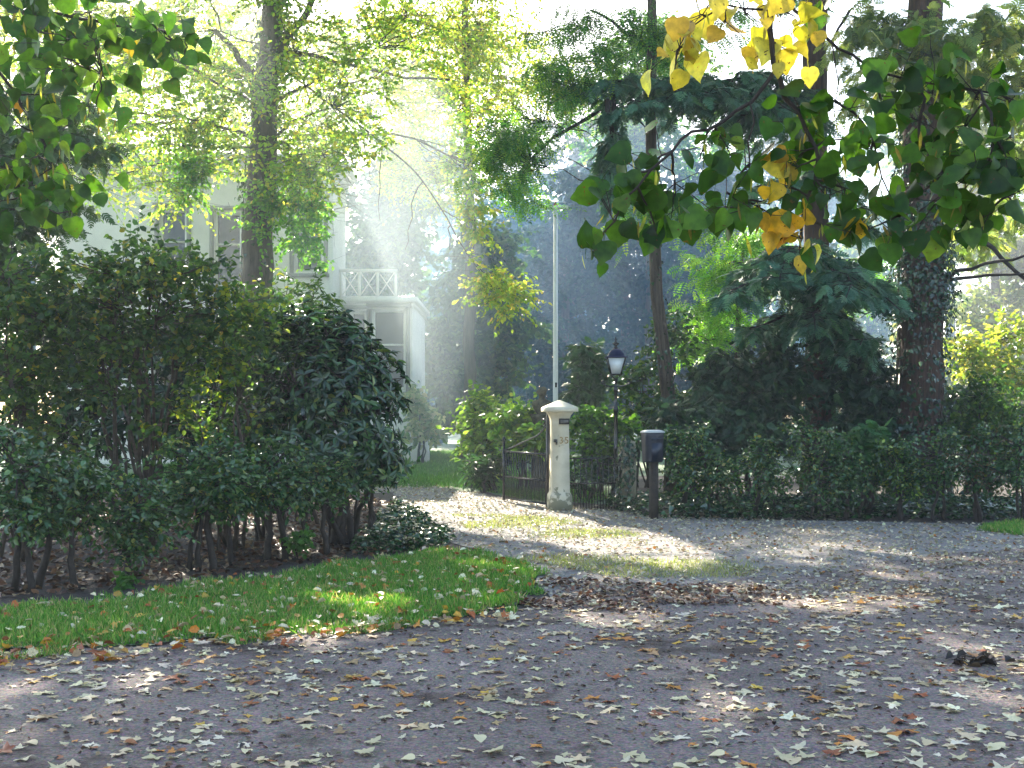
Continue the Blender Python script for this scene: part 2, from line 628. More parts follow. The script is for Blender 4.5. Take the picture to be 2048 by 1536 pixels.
def T_round(seed=0):
    """small dry oval leaf, curled; quads"""
    r = np.random.default_rng(300 + seed)
    tv, tf = T_oval(r.uniform(.26, .4), r.uniform(.02, .25), r.uniform(-.25, .2))
    tv = tv - np.array([0.5, 0, tv[:, 2].min() - 0.02])
    return tv, tf


OVAL, OVALW, NARROW, DIAMOND, STICK = T_oval(), T_oval(0.38, 0.14, 0.16), T_oval(0.17, 0.05, 0.18), T_diamond(), T_stick(.006)
FROND, PINN = T_frond(), T_pinnate()
IVY = (np.array([[0, 0, 0], [0.05, 0.42, .03], [0.42, 0.3, .06], [1, 0, -.12], [0.42, -0.3, .06], [0.05, -0.42, .03]]),
       np.array([[0, 3, 2, 1], [0, 5, 4, 3]]))


def palette(spec, n):
    """spec: list of (r,g,b display, weight) -> n jittered linear colours"""
    w = np.array([s[3] for s in spec], float)
    idx = rng.choice(len(spec), n, p=w / w.sum())
    base = np.array([lin(*s[:3]) for s in spec])[idx]
    return base * rng.uniform(0.72, 1.3, (n, 1)) * rng.uniform(0.92, 1.08, (n, 3))


# gaps in the leaf roof through which the sun reaches the ground: (x, y, along, across) ellipses on the ground,
# the long axis lying in the sun's direction
AZ = np.array([-math.sin(rad(SUN_AZ)), -math.cos(rad(SUN_AZ))])     # the way light travels on the ground
ACR = np.array([-AZ[1], AZ[0]])
GAPS = []


def gap(px, py, along, across, p=1.0, d=None):
    g = G(px, py) if d is None else P(px, py, d)
    if d is not None:                    # carry the point down the sun beam to the ground
        g = g - TOSUN * (g[2] / TOSUN[2])
    GAPS.append((g[0], g[1], along, across, p))


gap(990, 1026, 4.8, 1.45)
gap(1180, 1070, 3.8, 0.9)
gap(925, 990, 2.6, 0.8)
gap(1111, 480, 1.3, .30, .97, d=30)
gap(1111, 590, 1.3, .30, .97, d=30)
gap(1111, 700, 1.3, .30, .97, d=30)
gap(1300, 1118, 1.2, 0.30, .9)
gap(1230, 1246, 0.45, 0.5, .8)
gap(650, 1285, 0.35, 0.40, .9)
gap(1740, 1212, 0.6, 0.9, .8)
gap(720, 1430, 0.3, 0.3, .7)
gap(1960, 1288, 0.4, 0.5, .8)
gap(1370, 1350, 0.8, 0.25, .5)
gap(860, 1180, 0.35, 0.4, .8)
gap(690, 560, 1.2, 0.7, .95, d=31)
gap(760, 640, 1.0, 0.45, .95, d=29)
gap(520, 120, 1.5, 0.5, .9, d=25)
gap(620, 700, 1.0, 0.5, .9, d=15)
gap(510, 740, .8, 0.3, .9, d=14)


def prune(pos):
    """False where a leaf would stand in one of the gaps"""
    pos = np.asarray(pos)
    t = pos[:, 2] / TOSUN[2]
    gx = pos[:, 0] - TOSUN[0] * t
    gy = pos[:, 1] - TOSUN[1] * t
    keep = np.ones(len(pos), bool)
    for (x, y, al, ac, p) in GAPS:
        dx, dy = gx - x, gy - y
        u = (dx * AZ[0] + dy * AZ[1]) / al
        w = (dx * ACR[0] + dy * ACR[1]) / ac
        keep &= ~((u * u + w * w < 1) & (rng.random(len(pos)) < p))
    return keep


def blob(px, py, d, rx, ry, rz, n=None):
    """ellipsoid by photo position: centre, radii (m), number of clumps"""
    c = P(px, py, d)
    r = np.array([rx / F * d, rz, ry / F * d])
    if n is None:
        n = max(3, int(5.5 * r[0] * r[1] * r[2] ** 0.5))
    return c, r, n


def wblob(x, y, z, rx, ry, rz, n):
    return np.array([x, y, z], float), np.array([rx, ry, rz], float), n


def wiggle(a, b, n=8, amp=0.06, sag=0.0):
    """curved path from a to b"""
    a, b = np.asarray(a, float), np.asarray(b, float)
    L = np.linalg.norm(b - a)
    t = np.linspace(0, 1, n)[:, None]
    p = a + (b - a) * t
    off = np.cumsum(rng.normal(0, 1, (n, 3)), 0)
    off -= off[0] + (off[-1] - off[0]) * t
    p = p + off * amp * L / n ** 0.5
    p[:, 2] += sag * L * np.sin(math.pi * t[:, 0])
    return p


def clump_leaves(mb, centers, tmpl, size, pal, twigs=4, per=6, length=0.6, flat=0.5, droop=0.35, tilt=0.55,
                 sticks=None, do_prune=True, out_from=None, stick_size=None, zmin=None):
    """each clump: a few twigs radiating from its centre with leaves along them"""
    centers = np.asarray(centers, float).reshape(-1, 3)
    Cn = len(centers)
    if Cn == 0:
        return
    d = rng.normal(0, 1, (Cn, twigs, 3))
    d[..., 2] *= flat
    if out_from is not None:
        o = nrm(centers - np.asarray(out_from))[:, None, :]
        d = nrm(d) + 0.7 * o
    d = nrm(d)
    ln = length * rng.uniform(0.55, 1.2, (Cn, twigs, 1))
    if sticks is not None:
        sticks.leaves(np.repeat(centers, twigs, 0), d.reshape(-1, 3), np.tile([0.1, 0.2, 1.0], (Cn * twigs, 1)),
                      ln.reshape(-1), STICK, (1, 1, 1))
    t = (np.arange(per) + rng.uniform(0.2, 0.9, (Cn, twigs, per))) / per
    pos = centers[:, None, None, :] + d[:, :, None, :] * (t * ln)[..., None]
    pos[..., 2] -= 0.25 * droop * (t * ln) ** 2 / max(length, .1)
    pos = pos.reshape(-1, 3)
    N = len(pos)
    dd = np.repeat(d.reshape(-1, 3), per, 0)
    side = nrm(np.cross(dd, np.array([0, 0, 1.0]) + rng.normal(0, .2, (N, 3)))) * rng.choice([-1, 1], (N, 1))
    ax = dd * 0.6 + side * rng.uniform(.4, 1.0, (N, 1)) + rng.normal(0, .25, (N, 3))
    ax[:, 2] -= droop * rng.uniform(.3, 1.6, N)
    no = np.array([0, 0, 1.0]) + rng.normal(0, tilt, (N, 3))
    sz = size * rng.uniform(0.65, 1.25, N)
    col = palette(pal, N)
    k = prune(pos) if do_prune else np.ones(N, bool)
    if zmin is not None:
        k &= pos[:, 2] > zmin
    mb.leaves(pos[k], ax[k], no[k], sz[k], tmpl, col[k], rng.uniform(.2, 1.8, N)[k])


def sample_blob(c, r, n, shell=0.5):
    v = nrm(rng.normal(0, 1, (n, 3)))
    q = rng.uniform(0, 1, (n, 1)) ** shell
    return c + v * q * r


def tree(name, label, cat, base, trunk, radii, blobs, tmpl, size, pal, mat='leaf', bark='bark', group=None,
         twigs=4, per=6, length=0.6, flat=0.5, droop=0.35, tilt=0.55, limb_r=0.09, sides=12, twigmat=None,
         do_prune=True, fan=True, sub_sticks=True, shell=0.5, extra_limbs=(), minz=None):
    root = thing(name, label, cat, base, group)
    trunk = np.asarray(trunk, float)
    # resample the trunk smoothly
    seg = np.concatenate([[0], np.cumsum(np.linalg.norm(np.diff(trunk, axis=0), axis=1))])
    tt = np.linspace(0, seg[-1], max(10, int(seg[-1] / 0.7)))
    pts = np.stack([np.interp(tt, seg, trunk[:, i]) for i in range(3)], 1)
    rr = np.interp(tt, seg, radii)
    pts[1:-1, :2] += rng.normal(0, 0.1, (len(pts) - 2, 2)) * rr[1:-1, None]
    rr = rr * (1 + 0.45 * np.exp(-tt / 0.5))
    tm = MB()
    tm.tube(pts, rr, sides, rough=0.06)
    tm.build("trunk", M[bark], root, smooth=True)
    wood, crown = MB(), MB()
    for (a, b, r0) in extra_limbs:
        p = wiggle(a, b, 9, 0.05, 0.02)
        wood.tube(p, np.linspace(r0, r0 * .45, 9), 7, rough=.06)
    for (c, r, n) in blobs:
        # a limb from the trunk to the blob
        tx, ty = np.interp(c[2], pts[:, 2], pts[:, 0]), np.interp(c[2], pts[:, 2], pts[:, 1])
        want = c[2] - 0.35 * math.hypot(c[0] - tx, c[1] - ty)
        j = int(np.argmin(np.abs(pts[:, 2] - max(want, minz if minz is not None else pts[:, 2].max() * 0.22))))
        L = np.linalg.norm(c - pts[j])
        open_air = do_prune and not prune(np.array([c]))[0]
        if fan and L > 0.4 and not open_air:
            lr = min(limb_r * (0.25 + 0.08 * L), rr[j] * 0.6)
            lp = wiggle(pts[j], c, 9, 0.07, 0.05)
            wood.tube(lp, np.linspace(lr, lr * 0.3, 9), 6, rough=.08)
        else:
            lp = np.array([pts[j], c])
        cl = sample_blob(c, r, n, shell)
        if do_prune:
            cl = cl[prune(cl)]
        if fan and not open_air:
            for q in cl:
                i = int(np.argmin(np.linalg.norm(lp[2:] - q, axis=1))) + 2 if len(lp) > 3 else 0
                i = max(0, i - 1)
                Lq = np.linalg.norm(q - lp[i])
                wp = wiggle(lp[i], q, 5, 0.08, 0.03)
                r0 = 0.006 + 0.004 * Lq
                wood.tube(wp, np.linspace(r0 * 1.3, r0 * .4, 5), 4, cap=False)
        clump_leaves(crown, cl, tmpl, size, pal, twigs, per, length, flat, droop, tilt,
                     wood if sub_sticks and not open_air else None, do_prune)
    if wood.n:
        wood.build("branches", M[twigmat or bark], root, smooth=True)
    if crown.n:
        crown.build("crown", M[mat], root)
    return root


def shrub(name, label, cat, base, stems, blobs, tmpl, size, pal, mat='leaf', group=None, twigs=4, per=6, length=0.35,
          flat=0.7, droop=0.3, tilt=0.6, stem_r=0.025, shell=0.5, do_prune=False, stemmat='dark_twig', lean=0.1,
          zmin=None, dens=1.5):
    """stems: list of (x, y) foot points or an int"""
    base = np.asarray(base, float)
    root = thing(name, label, cat, base, group)
    if isinstance(stems, int):
        stems = [(base[0] + rng.normal(0, .12), base[1] + rng.normal(0, .12)) for _ in range(stems)]
    crown, wood = MB(), MB()
    allc = np.concatenate([sample_blob(c, r, int(n * dens), shell) for (c, r, n) in blobs])
    if zmin is not None:
        allc = allc[allc[:, 2] > zmin]
    tops = []
    for k, (sx, sy) in enumerate(stems):
        tgt = blobs[k % len(blobs)][0] + rng.normal(0, lean, 3) * blobs[k % len(blobs)][1]
        tgt[0] = tgt[0] * .55 + sx * .45
        s = MB()
        p = wiggle((sx, sy, -0.03), tgt, 9, 0.07)
        r0 = stem_r * rng.uniform(.75, 1.25)
        s.tube(p, np.linspace(r0 * 1.15, r0 * .4, 9), 7, rough=.12)
        s.build("stem", M[stemmat], root, smooth=True)
        tops.append(p[3:])
    tops = np.concatenate(tops)
    for q in allc:
        i = int(np.argmin(np.linalg.norm((tops - q) * [1, 1, .8], axis=1)))
        wood.tube(wiggle(tops[i], q, 5, 0.1, 0.03), np.linspace(stem_r * .32, stem_r * .1, 5), 4, cap=False)
    clump_leaves(crown, allc, tmpl, size, pal, twigs, per, length, flat, droop, tilt, wood, do_prune, zmin=zmin)
    wood.build("twigs", M[stemmat], root)
    crown.build("foliage", M[mat], root)
    return root


def jitter_outline(pts, step=0.35, amp=0.08, seed=1):
    r = np.random.default_rng(seed)
    pts = np.asarray(pts, float)
    out = []
    for i in range(len(pts)):
        a, b = pts[i], pts[(i + 1) % len(pts)]
        n = max(1, int(np.linalg.norm(b - a) / step))
        n = min(n, 80)
        for k in range(n):
            q = a + (b - a) * k / n
            out.append(q + r.normal(0, amp, 2))
    return np.array(out)


def sheet(name, outline, z, mat, label=None):
    mb = MB()
    v = np.concatenate([outline, np.full((len(outline), 1), z)], 1)
    x, y = outline[:, 0], outline[:, 1]
    area = np.sum(x * np.roll(y, -1) - np.roll(x, -1) * y)
    idx = list(range(len(outline)))
    if area < 0:
        idx = idx[::-1]
    mb.add(v, [idx])
    o = mb.build(name, M[mat])
    o["kind"] = "structure"
    return o


def inside(poly, pts):
    x, y = pts[:, 0], pts[:, 1]
    c = np.zeros(len(pts), bool)
    j = len(poly) - 1
    for i in range(len(poly)):
        xi, yi = poly[i]
        xj, yj = poly[j]
        cond = ((yi > y) != (yj > y))
        c ^= cond & (x < (xj - xi) * (y - yi) / (yj - yi + 1e-12) + xi)
        j = i
    return c


# ================================================================== SETTING
GP = lambda *pp: np.array([G(*p)[:2] for p in pp])
sheet("ground", np.array([[-140, -60], [140, -60], [140, 170], [-140, 170]], float), 0.0, 'soil')
lawn_poly = jitter_outline(np.array([[-30, 25.5], [-4, 25.0], [-0.7, 24.2], [0.3, 21.6], [1.6, 20.6], [2.2, 22], [2.6, 30], [14, 30], [60, 60], [60, 160], [-60, 160], [-60, 25.5]]), 0.8, .12, 3)
sheet("lawn", lawn_poly, 0.004, 'lawn')
drive_poly = jitter_outline(np.concatenate([
    np.array([[-3.4, 27.5], [-5.4, 26.0], [-3.2, 23.0]]),
    GP((790, 985), (805, 1010), (845, 1045), (905, 1080), (960, 1105), (1060, 1130), (1095, 1190)),
    np.array([[0.3, 10.2], [9, 10.0], [12.5, 17.3]]),
    GP((2040, 1052), (1800, 1046), (1500, 1040), (1330, 1034), (1220, 1022), (1110, 1014), (1000, 1000)),
    np.array([[-0.9, 24.0], [-1.8, 26.8]])]), 0.35, .07, 4)
sheet("driveway", drive_poly, 0.008, 'drive')
road_poly = jitter_outline(np.concatenate([
    np.array([[-14, -6], [16, -6], [16, 16.2], [12, 15.0]]),
    GP((2300, 1085), (2048, 1095), (1800, 1120), (1600, 1150), (1400, 1172), (1230, 1182), (1090, 1200), (1000, 1232),
       (800, 1252), (560, 1272), (300, 1292), (0, 1312), (-400, 1335)),
    np.array([[-14, 7.0]])]), 0.3, .05, 5)
sheet("road", road_poly, 0.012, 'road')
verge_poly = jitter_outline(GP((-500, 1340), (-200, 1322), (0, 1308), (300, 1288), (560, 1268), (800, 1248), (960, 1232), (1040, 1205), (1085, 1175),
                               (1075, 1142), (1010, 1122), (920, 1104), (830, 1110), (720, 1128), (600, 1146),
                               (450, 1170), (300, 1190), (150, 1208), (0, 1226), (-200, 1240), (-500, 1252)), 0.16, .085, 6)
sheet("verge", verge_poly, 0.016, 'verge')
bank_poly = jitter_outline(GP((1960, 1062), (2010, 1048), (2200, 1044), (2400, 1062), (2200, 1076), (2040, 1075)), .25, .04, 8)
sheet("grass_bank", bank_poly, 0.012, 'verge')


def scatter(poly, n, seed=0):
    r = np.random.default_rng(seed)
    lo, hi = poly.min(0), poly.max(0)
    out = np.zeros((0, 2))
    while len(out) < n:
        q = r.uniform(lo, hi, (n * 2, 2))
        out = np.concatenate([out, q[inside(poly, q)]])
    return out[:n]


def grass(name, poly, n, h, pal, z, seed, mask=None, label=None):
    xy = scatter(poly, n, seed)
    if mask is not None:
        xy = xy[mask(xy)]
    n = len(xy)
    pos = np.concatenate([xy, np.full((n, 1), z)], 1)
    ax = np.array([0, 0, 1.0]) + rng.normal(0, .38, (n, 3))
    no = np.concatenate([rng.normal(0, 1, (n, 2)), np.zeros((n, 1))], 1)
    blade = (np.array([[0, -0.055, 0], [0.55, -0.045, 0.1], [1, 0, 0.32], [0.55, 0.045, 0.1], [0, 0.055, 0]]),
             np.array([[0, 1, 3, 4]]))
    bl = (np.array([[0, -0.06, 0], [0.6, -0.045, 0.1], [1, 0, 0.32], [0, 0.06, 0]]), np.array([[0, 1, 2, 3]]))
    mb = MB()
    mb.leaves(pos, ax, no, h * rng.uniform(.5, 1.35, n), bl, palette(pal, n))
    o = mb.build(name, M['grass'])
    tag(o, label, "grass", kind="stuff")
    return o


def patchy(scale, thr, seed=0):
    """smooth random patches from a few sine waves"""
    r = np.random.default_rng(seed)
    k = r.normal(0, 1, (7, 2)) / scale
    ph = r.uniform(0, 6.28, 7)
    def f(xy):
        s = np.sin(xy @ k.T * 2.2 + ph).sum(1) / 7
        return s + r.normal(0, .07, len(xy)) > thr
    return f


GREEN_GRASS = [(90, 146, 60, 5), (112, 162, 70, 4), (146, 174, 92, 3), (180, 172, 118, 2)]
SUN_TINT_GRASS = [(150, 160, 84, 4), (176, 176, 104, 3), (118, 138, 64, 3), (190, 182, 132, 2)]  # paled and yellowed to imitate sunlight on the drive
wide_verge = verge_poly.mean(0) + (verge_poly - verge_poly.mean(0)) * [1.0, 1.0]
def verge_mask(xy):
    d2 = np.min(np.linalg.norm(xy[:, None, :] - verge_poly[None, ::2, :], axis=2), axis=1)
    bare = patchy(.6, .22, 12)(xy)
    return (rng.random(len(xy)) < .2 + 1.3 * d2) & ~(bare & (rng.random(len(xy)) < .8))
grass("verge_grass", verge_poly, 120000, 0.075, GREEN_GRASS, 0.016, 21, lambda q: np.concatenate([verge_mask(c) for c in np.array_split(q, 12)]), label="short green grass on the strip beside the road")
grass("verge_grass", jitter_outline(GP((-50, 1310), (0, 1300), (300, 1280), (560, 1260), (800, 1238), (1000, 1215), (1080, 1180), (1095, 1200), (1015, 1240), (800, 1262), (560, 1282), (300, 1304), (-50, 1330)), .2, .06, 37), 9000, 0.06, GREEN_GRASS, 0.012, 26,
      patchy(.35, .12, 15), "loose grass tufts creeping from the verge onto the road edge")
grass("bank_grass", bank_poly, 9000, 0.07, GREEN_GRASS, 0.012, 22, label="small green grass patch at the right road edge")
grass("driveway_grass", GP((900, 1030), (1100, 1035), (1330, 1080), (1560, 1135), (1480, 1158), (1250, 1160), (1080, 1130), (960, 1085)), 20000, 0.04,
      SUN_TINT_GRASS, 0.008, 23, patchy(1.1, 0.05, 5), "sparse grass in the driveway gravel, coloured pale yellow for the sunlight")
grass("lawn_grass", np.array([[-9, 25.5], [-0.9, 25.2], [0.2, 21.9], [1.4, 20.9], [2.0, 22.5], [0.9, 29], [-2, 48], [-12, 48]], float), 72000, 0.11,
      [(74, 122, 48, 4), (96, 142, 64, 3), (120, 150, 76, 1)], 0.004, 24, label="lawn grass behind the open gate")

# ================================================================== HOUSE
HD = 37.0


def house():
    root = thing("white_house", "large white rendered villa half hidden behind the left trees and shrubs", "house",
                 (P(440, 900, HD)[0], HD, 0))
    x0, x1 = P(120, 0, HD)[0], P(666, 0, HD)[0]
    top = P(0, 312, HD)[2]
    # windows: (left px, right px, top py, bottom py, depth, is_wing)
    wins = [(318, 374, 418, 566, HD), (428, 484, 424, 570, HD), (588, 648, 400, 544, HD),
            (318, 374, 640, 790, HD), (430, 484, 640, 790, HD), (590, 648, 622, 780, HD)]
    wx1 = P(825, 0, HD + 1.2)[0]
    wtop = P(0, 612, HD + 1.2)[2]
    wwins = [(700, 734, 622, 770, HD + 1.2), (744, 812, 618, 780, HD + 1.2)]

    def wall_with_holes(xa, xb, ztop, y, depth, holes):
        """front wall built from strips round its openings plus sides and back"""
        mb = MB()
        xs = sorted({xa, xb, *[h[0] for h in holes], *[h[1] for h in holes]})
        zs = sorted({0.0, ztop, *[h[2] for h in holes], *[h[3] for h in holes]})
        for i in range(len(xs) - 1):
            for j in range(len(zs) - 1):
                cx, cz = (xs[i] + xs[i + 1]) / 2, (zs[j] + zs[j + 1]) / 2
                if any(h[0] < cx < h[1] and h[2] < cz < h[3] for h in holes):
                    continue
                mb.add([[xs[i], y, zs[j]], [xs[i + 1], y, zs[j]], [xs[i + 1], y, zs[j + 1]], [xs[i], y, zs[j + 1]]],
                       np.array([[0, 1, 2, 3]]))
        for h in holes:                                    # reveals
            a, b, c, d = h
            r = y + 0.22
            mb.add([[a, y, c], [a, r, c], [a, r, d], [a, y, d]], np.array([[0, 1, 2, 3]]))
            mb.add([[b, y, c], [b, r, c], [b, r, d], [b, y, d]], np.array([[3, 2, 1, 0]]))
            mb.add([[a, y, d], [a, r, d], [b, r, d], [b, y, d]], np.array([[0, 1, 2, 3]]))
            mb.add([[a, y, c], [a, r, c], [b, r, c], [b, y, c]], np.array([[3, 2, 1, 0]]))
        for (p, q) in (((xb, y), (xb, y + depth)), ((xb, y + depth), (xa, y + depth)), ((xa, y + depth), (xa, y))):
            mb.add([[*p, 0], [*q, 0], [*q, ztop], [*p, ztop]], np.array([[0, 1, 2, 3]]))
        mb.add([[xa, y, ztop], [xb, y, ztop], [xb, y + depth, ztop], [xa, y + depth, ztop]], np.array([[0, 1, 2, 3]]))
        return mb

    def conv(w):
        l, r, t, b, d = w
        return (P(l, 0, d)[0], P(r, 0, d)[0], P(0, b, d)[2], P(0, t, d)[2])

    hs, whs = [conv(w) for w in wins], [conv(w) for w in wwins]
    wall_with_holes(x0, x1, top, HD, 2.8, hs).build("wall", M['render'], root)
    rear = MB()
    rear.box((x0 + 3.2, HD + 2.8 + 3.0, (top - .3) / 2), (6.0, 5.99, top - .3))
    rear.build("rear_wall", M['render'], root)
    wall_with_holes(x1 + .003, wx1, wtop, HD + 1.2, 5.5, whs).build("wing_wall", M['render'], root)
    for hh, y in [(h, HD) for h in hs] + [(h, HD + 1.2) for h in whs]:
        a, b, c, d = hh
        w, h = b - a, d - c
        fr = MB()
        yf = y + 0.14
        t = 0.09
        fr.box((a + t / 2, yf, (c + d) / 2), (t, 0.09, h))
        fr.box((b - t / 2, yf, (c + d) / 2), (t, 0.09, h))
        fr.box(((a + b) / 2, yf, d - t / 2), (w - 2 * t, 0.09, t))
        fr.box(((a + b) / 2, yf, c + t / 2), (w - 2 * t, 0.09, t))
        fr.box(((a + b) / 2, yf - .01, c + h * 0.56), (w - 2 * t, 0.06, 0.06))
        win = fr.build("window", M['trim'], root)
        pn = MB()
        pn.add([[a, y + .185, c], [b, y + .185, c], [b, y + .185, d], [a, y + .185, d]], np.array([[0, 1, 2, 3]]))
        o = pn.build("pane", M['pane'], win)
        o.location = (0, 0, 0)
        su = MB()                                            # moulded surround and sill
        q = 0.13
        su.box((a - q / 2, y - 0.03, (c + d) / 2), (q, 0.055, h + 0.1))
        su.box((b + q / 2, y - 0.03, (c + d) / 2), (q, 0.055, h + 0.1))
        su.box(((a + b) / 2, y - 0.035, d + q / 2 + .05), (w + 2 * q + .1, 0.08, q))
        su.box(((a + b) / 2, y - 0.06, c - .11), (w + 2 * q + .08, 0.14, 0.11))
        o = su.build("surround", M['grey_paint'], win)
        o.location = (0, 0, 0)
    co = MB()
    for k, (e, zz, hh) in enumerate(((0.10, top - .55, .16), (0.22, top - .37, .14), (0.36, top - .2, .2))):
        co.box(((x0 + x1) / 2, HD + 1.4, zz + hh / 2 + k * .001), (x1 - x0 + 2 * e, 2.8 + 2 * e, hh))
    co.build("cornice", M['trim'], root)
    wc = MB()
    for e, zz, hh in ((0.06, wtop - .02, .14), (0.16, wtop + .121, .16)):
        wc.box(((x1 + .2 + wx1) / 2, HD + 1.2 + 2.75, zz + hh / 2), (wx1 - x1 - .2 + 2 * e, 5.5 + 2 * e, hh))
    wc.build("wing_cornice", M['trim'], root)
    # corner pilaster, a little proud of the wall
    pi = MB()
    pi.box((x1 - .17, HD - .02, (top - .6) / 2), (0.36, 0.06, top - .6))
    pi.build("pilaster", M['trim'], root)
    # balcony railing with crossed braces on the wing
    ra = MB()
    y = HD + 1.35
    zb, zt = wtop + 0.3, wtop + 1.15
    ra.box(((x1 + wx1) / 2 - .25, y, zt), (wx1 - x1 - .5, .09, .1))
    ra.box(((x1 + wx1) / 2 - .25, y, zb), (wx1 - x1 - .5, .07, .07))
    nn = 3
    xs = np.linspace(x1 + .06, wx1 - .55, nn + 1)
    for x in xs:
        ra.box((x, y, (zb + zt) / 2), (.08, .085, zt - zb - .02))
    for i in range(nn):
        ra.tube([[xs[i], y - .01, zb], [xs[i + 1], y - .01, zt]], .022, 6)
        ra.tube([[xs[i], y + .015, zt], [xs[i + 1], y + .015, zb]], .022, 6)
    ra.build("balcony_railing", M['trim'], root)
    # stone step block at the wing's foot
    st = MB()
    st.box((wx1 + .25, HD + 1.0, 0.62), (.55, 1.2, 1.24))
    st.box((wx1 + .25, HD + 1.0, 1.30), (.68, 1.33, .12))
    st.build("stair_pier", M['render'], root)


house()

# ================================================================== TREES
OAK = [(140, 174, 68, 5), (168, 190, 76, 4), (200, 200, 90, 2.6), (220, 196, 96, .7), (112, 150, 66, 2.4)]
YOAK = [(164, 180, 76, 4), (194, 194, 88, 3.0), (218, 192, 92, 1.0), (134, 164, 70, 4)]
FRESH = [(92, 148, 44, 4), (116, 166, 52, 4), (140, 176, 62, 2)]
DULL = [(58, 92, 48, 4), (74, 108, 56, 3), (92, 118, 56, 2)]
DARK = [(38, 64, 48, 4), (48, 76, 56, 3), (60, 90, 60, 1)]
PINNC = [(78, 130, 58, 4), (104, 152, 58, 3), (140, 172, 62, 2), (60, 104, 56, 2)]
CONI = [(66, 104, 80, 4), (80, 120, 90, 3), (98, 136, 94, 1.4)]
PALEC = [(124, 142, 84, 4), (148, 160, 90, 3), (176, 176, 106, 2), (100, 122, 76, 3)]


def big_oak():
    d = 29.0
    tr = [P(512, 968, d), P(514, 700, d), P(514, 560, d), P(520, 330, d), P(538, 130, d), P(552, -80, d), P(560, -330, d + 1), P(560, -560, d + 1)]
    tr[0][2] = 0
    b = []
    # layers seen in the picture
    for s in [(250, 110, 27, 190, 70, 2.2, 26), (420, 60, 29, 130, 80, 2.5, 15), (330, 230, 27, 150, 55, 1.8, 18),
              (180, 250, 28, 120, 70, 2, 14), (420, 310, 28.5, 90, 55, 1.2, 9), (600, 110, 28, 120, 110, 2.4, 18),
              (700, 200, 27, 120, 90, 2.2, 15), (800, 90, 28, 120, 90, 2.2, 15), (660, 310, 28, 90, 70, 1.8, 14),
              (790, 300, 27, 100, 80, 1.8, 16), (860, 190, 28, 110, 90, 2, 11), (880, 400, 28, 90, 70, 1.6, 12),
              (780, 430, 28, 60, 50, 1.2, 7), (960, 330, 28.5, 80, 70, 1.5, 9),
              (640, 390, 28, 70, 40, 1, 8), (340, 385, 28, 60, 34, 1, 4), (230, 360, 28, 80, 40, 1, 7), (480, 150, 26.5, 90, 80, 1, 10), (600, 330, 27.5, 90, 50, 1, 9)]:
        s = list(s)
        s[6] = int(s[6] * 1.45)
        s[3], s[4] = s[3] * 1.12, s[4] * 1.1
        b.append(blob(*s))
    low = [blob(610, 470, 28.5, 55, 90, .6, 8), blob(380, 350, 28, 50, 50, .5, 5), blob(570, 400, 28.4, 40, 60, .5, 4),
           blob(530, 420, 28.3, 36, 60, .3, 4)]
    yel = [blob(980, 560, 28, 50, 50, 1.2, 5), blob(900, 500, 27, 60, 60, 1.2, 8), blob(1010, 590, 28, 45, 40, 1, 4),
           blob(930, 450, 28, 60, 50, 1, 6), blob(810, 500, 30, 70, 60, 1, 8), blob(740, 370, 29, 70, 60, 1, 8), blob(760, 440, 30, 60, 50, 1, 6)]
    root = tree("oak_tree", "large oak with a thick dark trunk rising before the white house", "tree", tr[0], tr,
                [.40, .38, .38, .34, .28, .22, .14, .08], b, OVAL, 0.115, OAK, twigs=8, per=11, length=1.15, flat=.5, shell=.42,
                droop=.4, limb_r=.08, minz=8.2,
                extra_limbs=[(P(536, 150, d), P(640, -20, d - 1), .13), (P(530, 170, d), P(430, 60, d), .12),
                             (P(540, 100, d), P(900, 160, d), .06)])
    mb = MB()
    wood = MB()
    way = np.array([P(545, 120, 29), P(640, 190, 28.4), P(740, 262, 28), P(830, 340, 28), P(890, 430, 28), P(935, 510, 28), P(985, 575, 28)])
    tq = np.linspace(0, 6, 40)
    bough = np.stack([np.interp(tq, np.arange(7), way[:, i]) for i in range(3)], 1)
    bough[1:-1] += np.cumsum(rng.normal(0, .012, (38, 3)), 0)
    wood.tube(bough, np.linspace(.028, .008, 40), 7, rough=.08)
    for (c, r, n), pal in [(x, FRESH) for x in low] + [(x, YOAK) for x in yel]:
        if pal is FRESH:
            lp = wiggle(P(530, 300, d), c, 8, .08, .04)
        else:
            lp = wiggle(bough[int(np.argmin(np.linalg.norm(bough - c - [-.5, 0, .4], axis=1)))], c, 8, .08, .04)
        wood.tube(lp, np.linspace(.018, .006, 8), 5)
        cc = sample_blob(c, r, n * 2, .5)
        clump_leaves(mb, cc[prune(cc)], OVAL, .12, pal, 8, 10, .7, .6, .5, .55, wood)
    mb.build("low_foliage", M['leaf'], root, label="bright low shoots hanging beside the trunk")
    wood.build("low_branches", M['bark'], root)
    # unseen leaf mass added above the view to shade the hedge and the road
    hi = MB()
    hc = np.concatenate([sample_blob(*wblob(-6, 30, 16.5, 7.5, 6, 4.5, 240), .6), sample_blob(*wblob(-11, 28, 14, 5, 5, 3.5, 110), .6),
                         sample_blob(*wblob(-1.5, 29, 15.5, 4.5, 5, 3.2, 160), .6),
                     sample_blob(*wblob(-7, 27, 13.6, 8, 6, 3.2, 300), .6)])
    hc = hc[hc[:, 2] > 1.6 + .352 * hc[:, 1] + .35]
    clump_leaves(hi, hc, OVALW, .24, OAK, 5, 8, 1.0, .5, .4, .5, None)
    hi.build("shade_crown", M['leaf'], root)


big_oak()


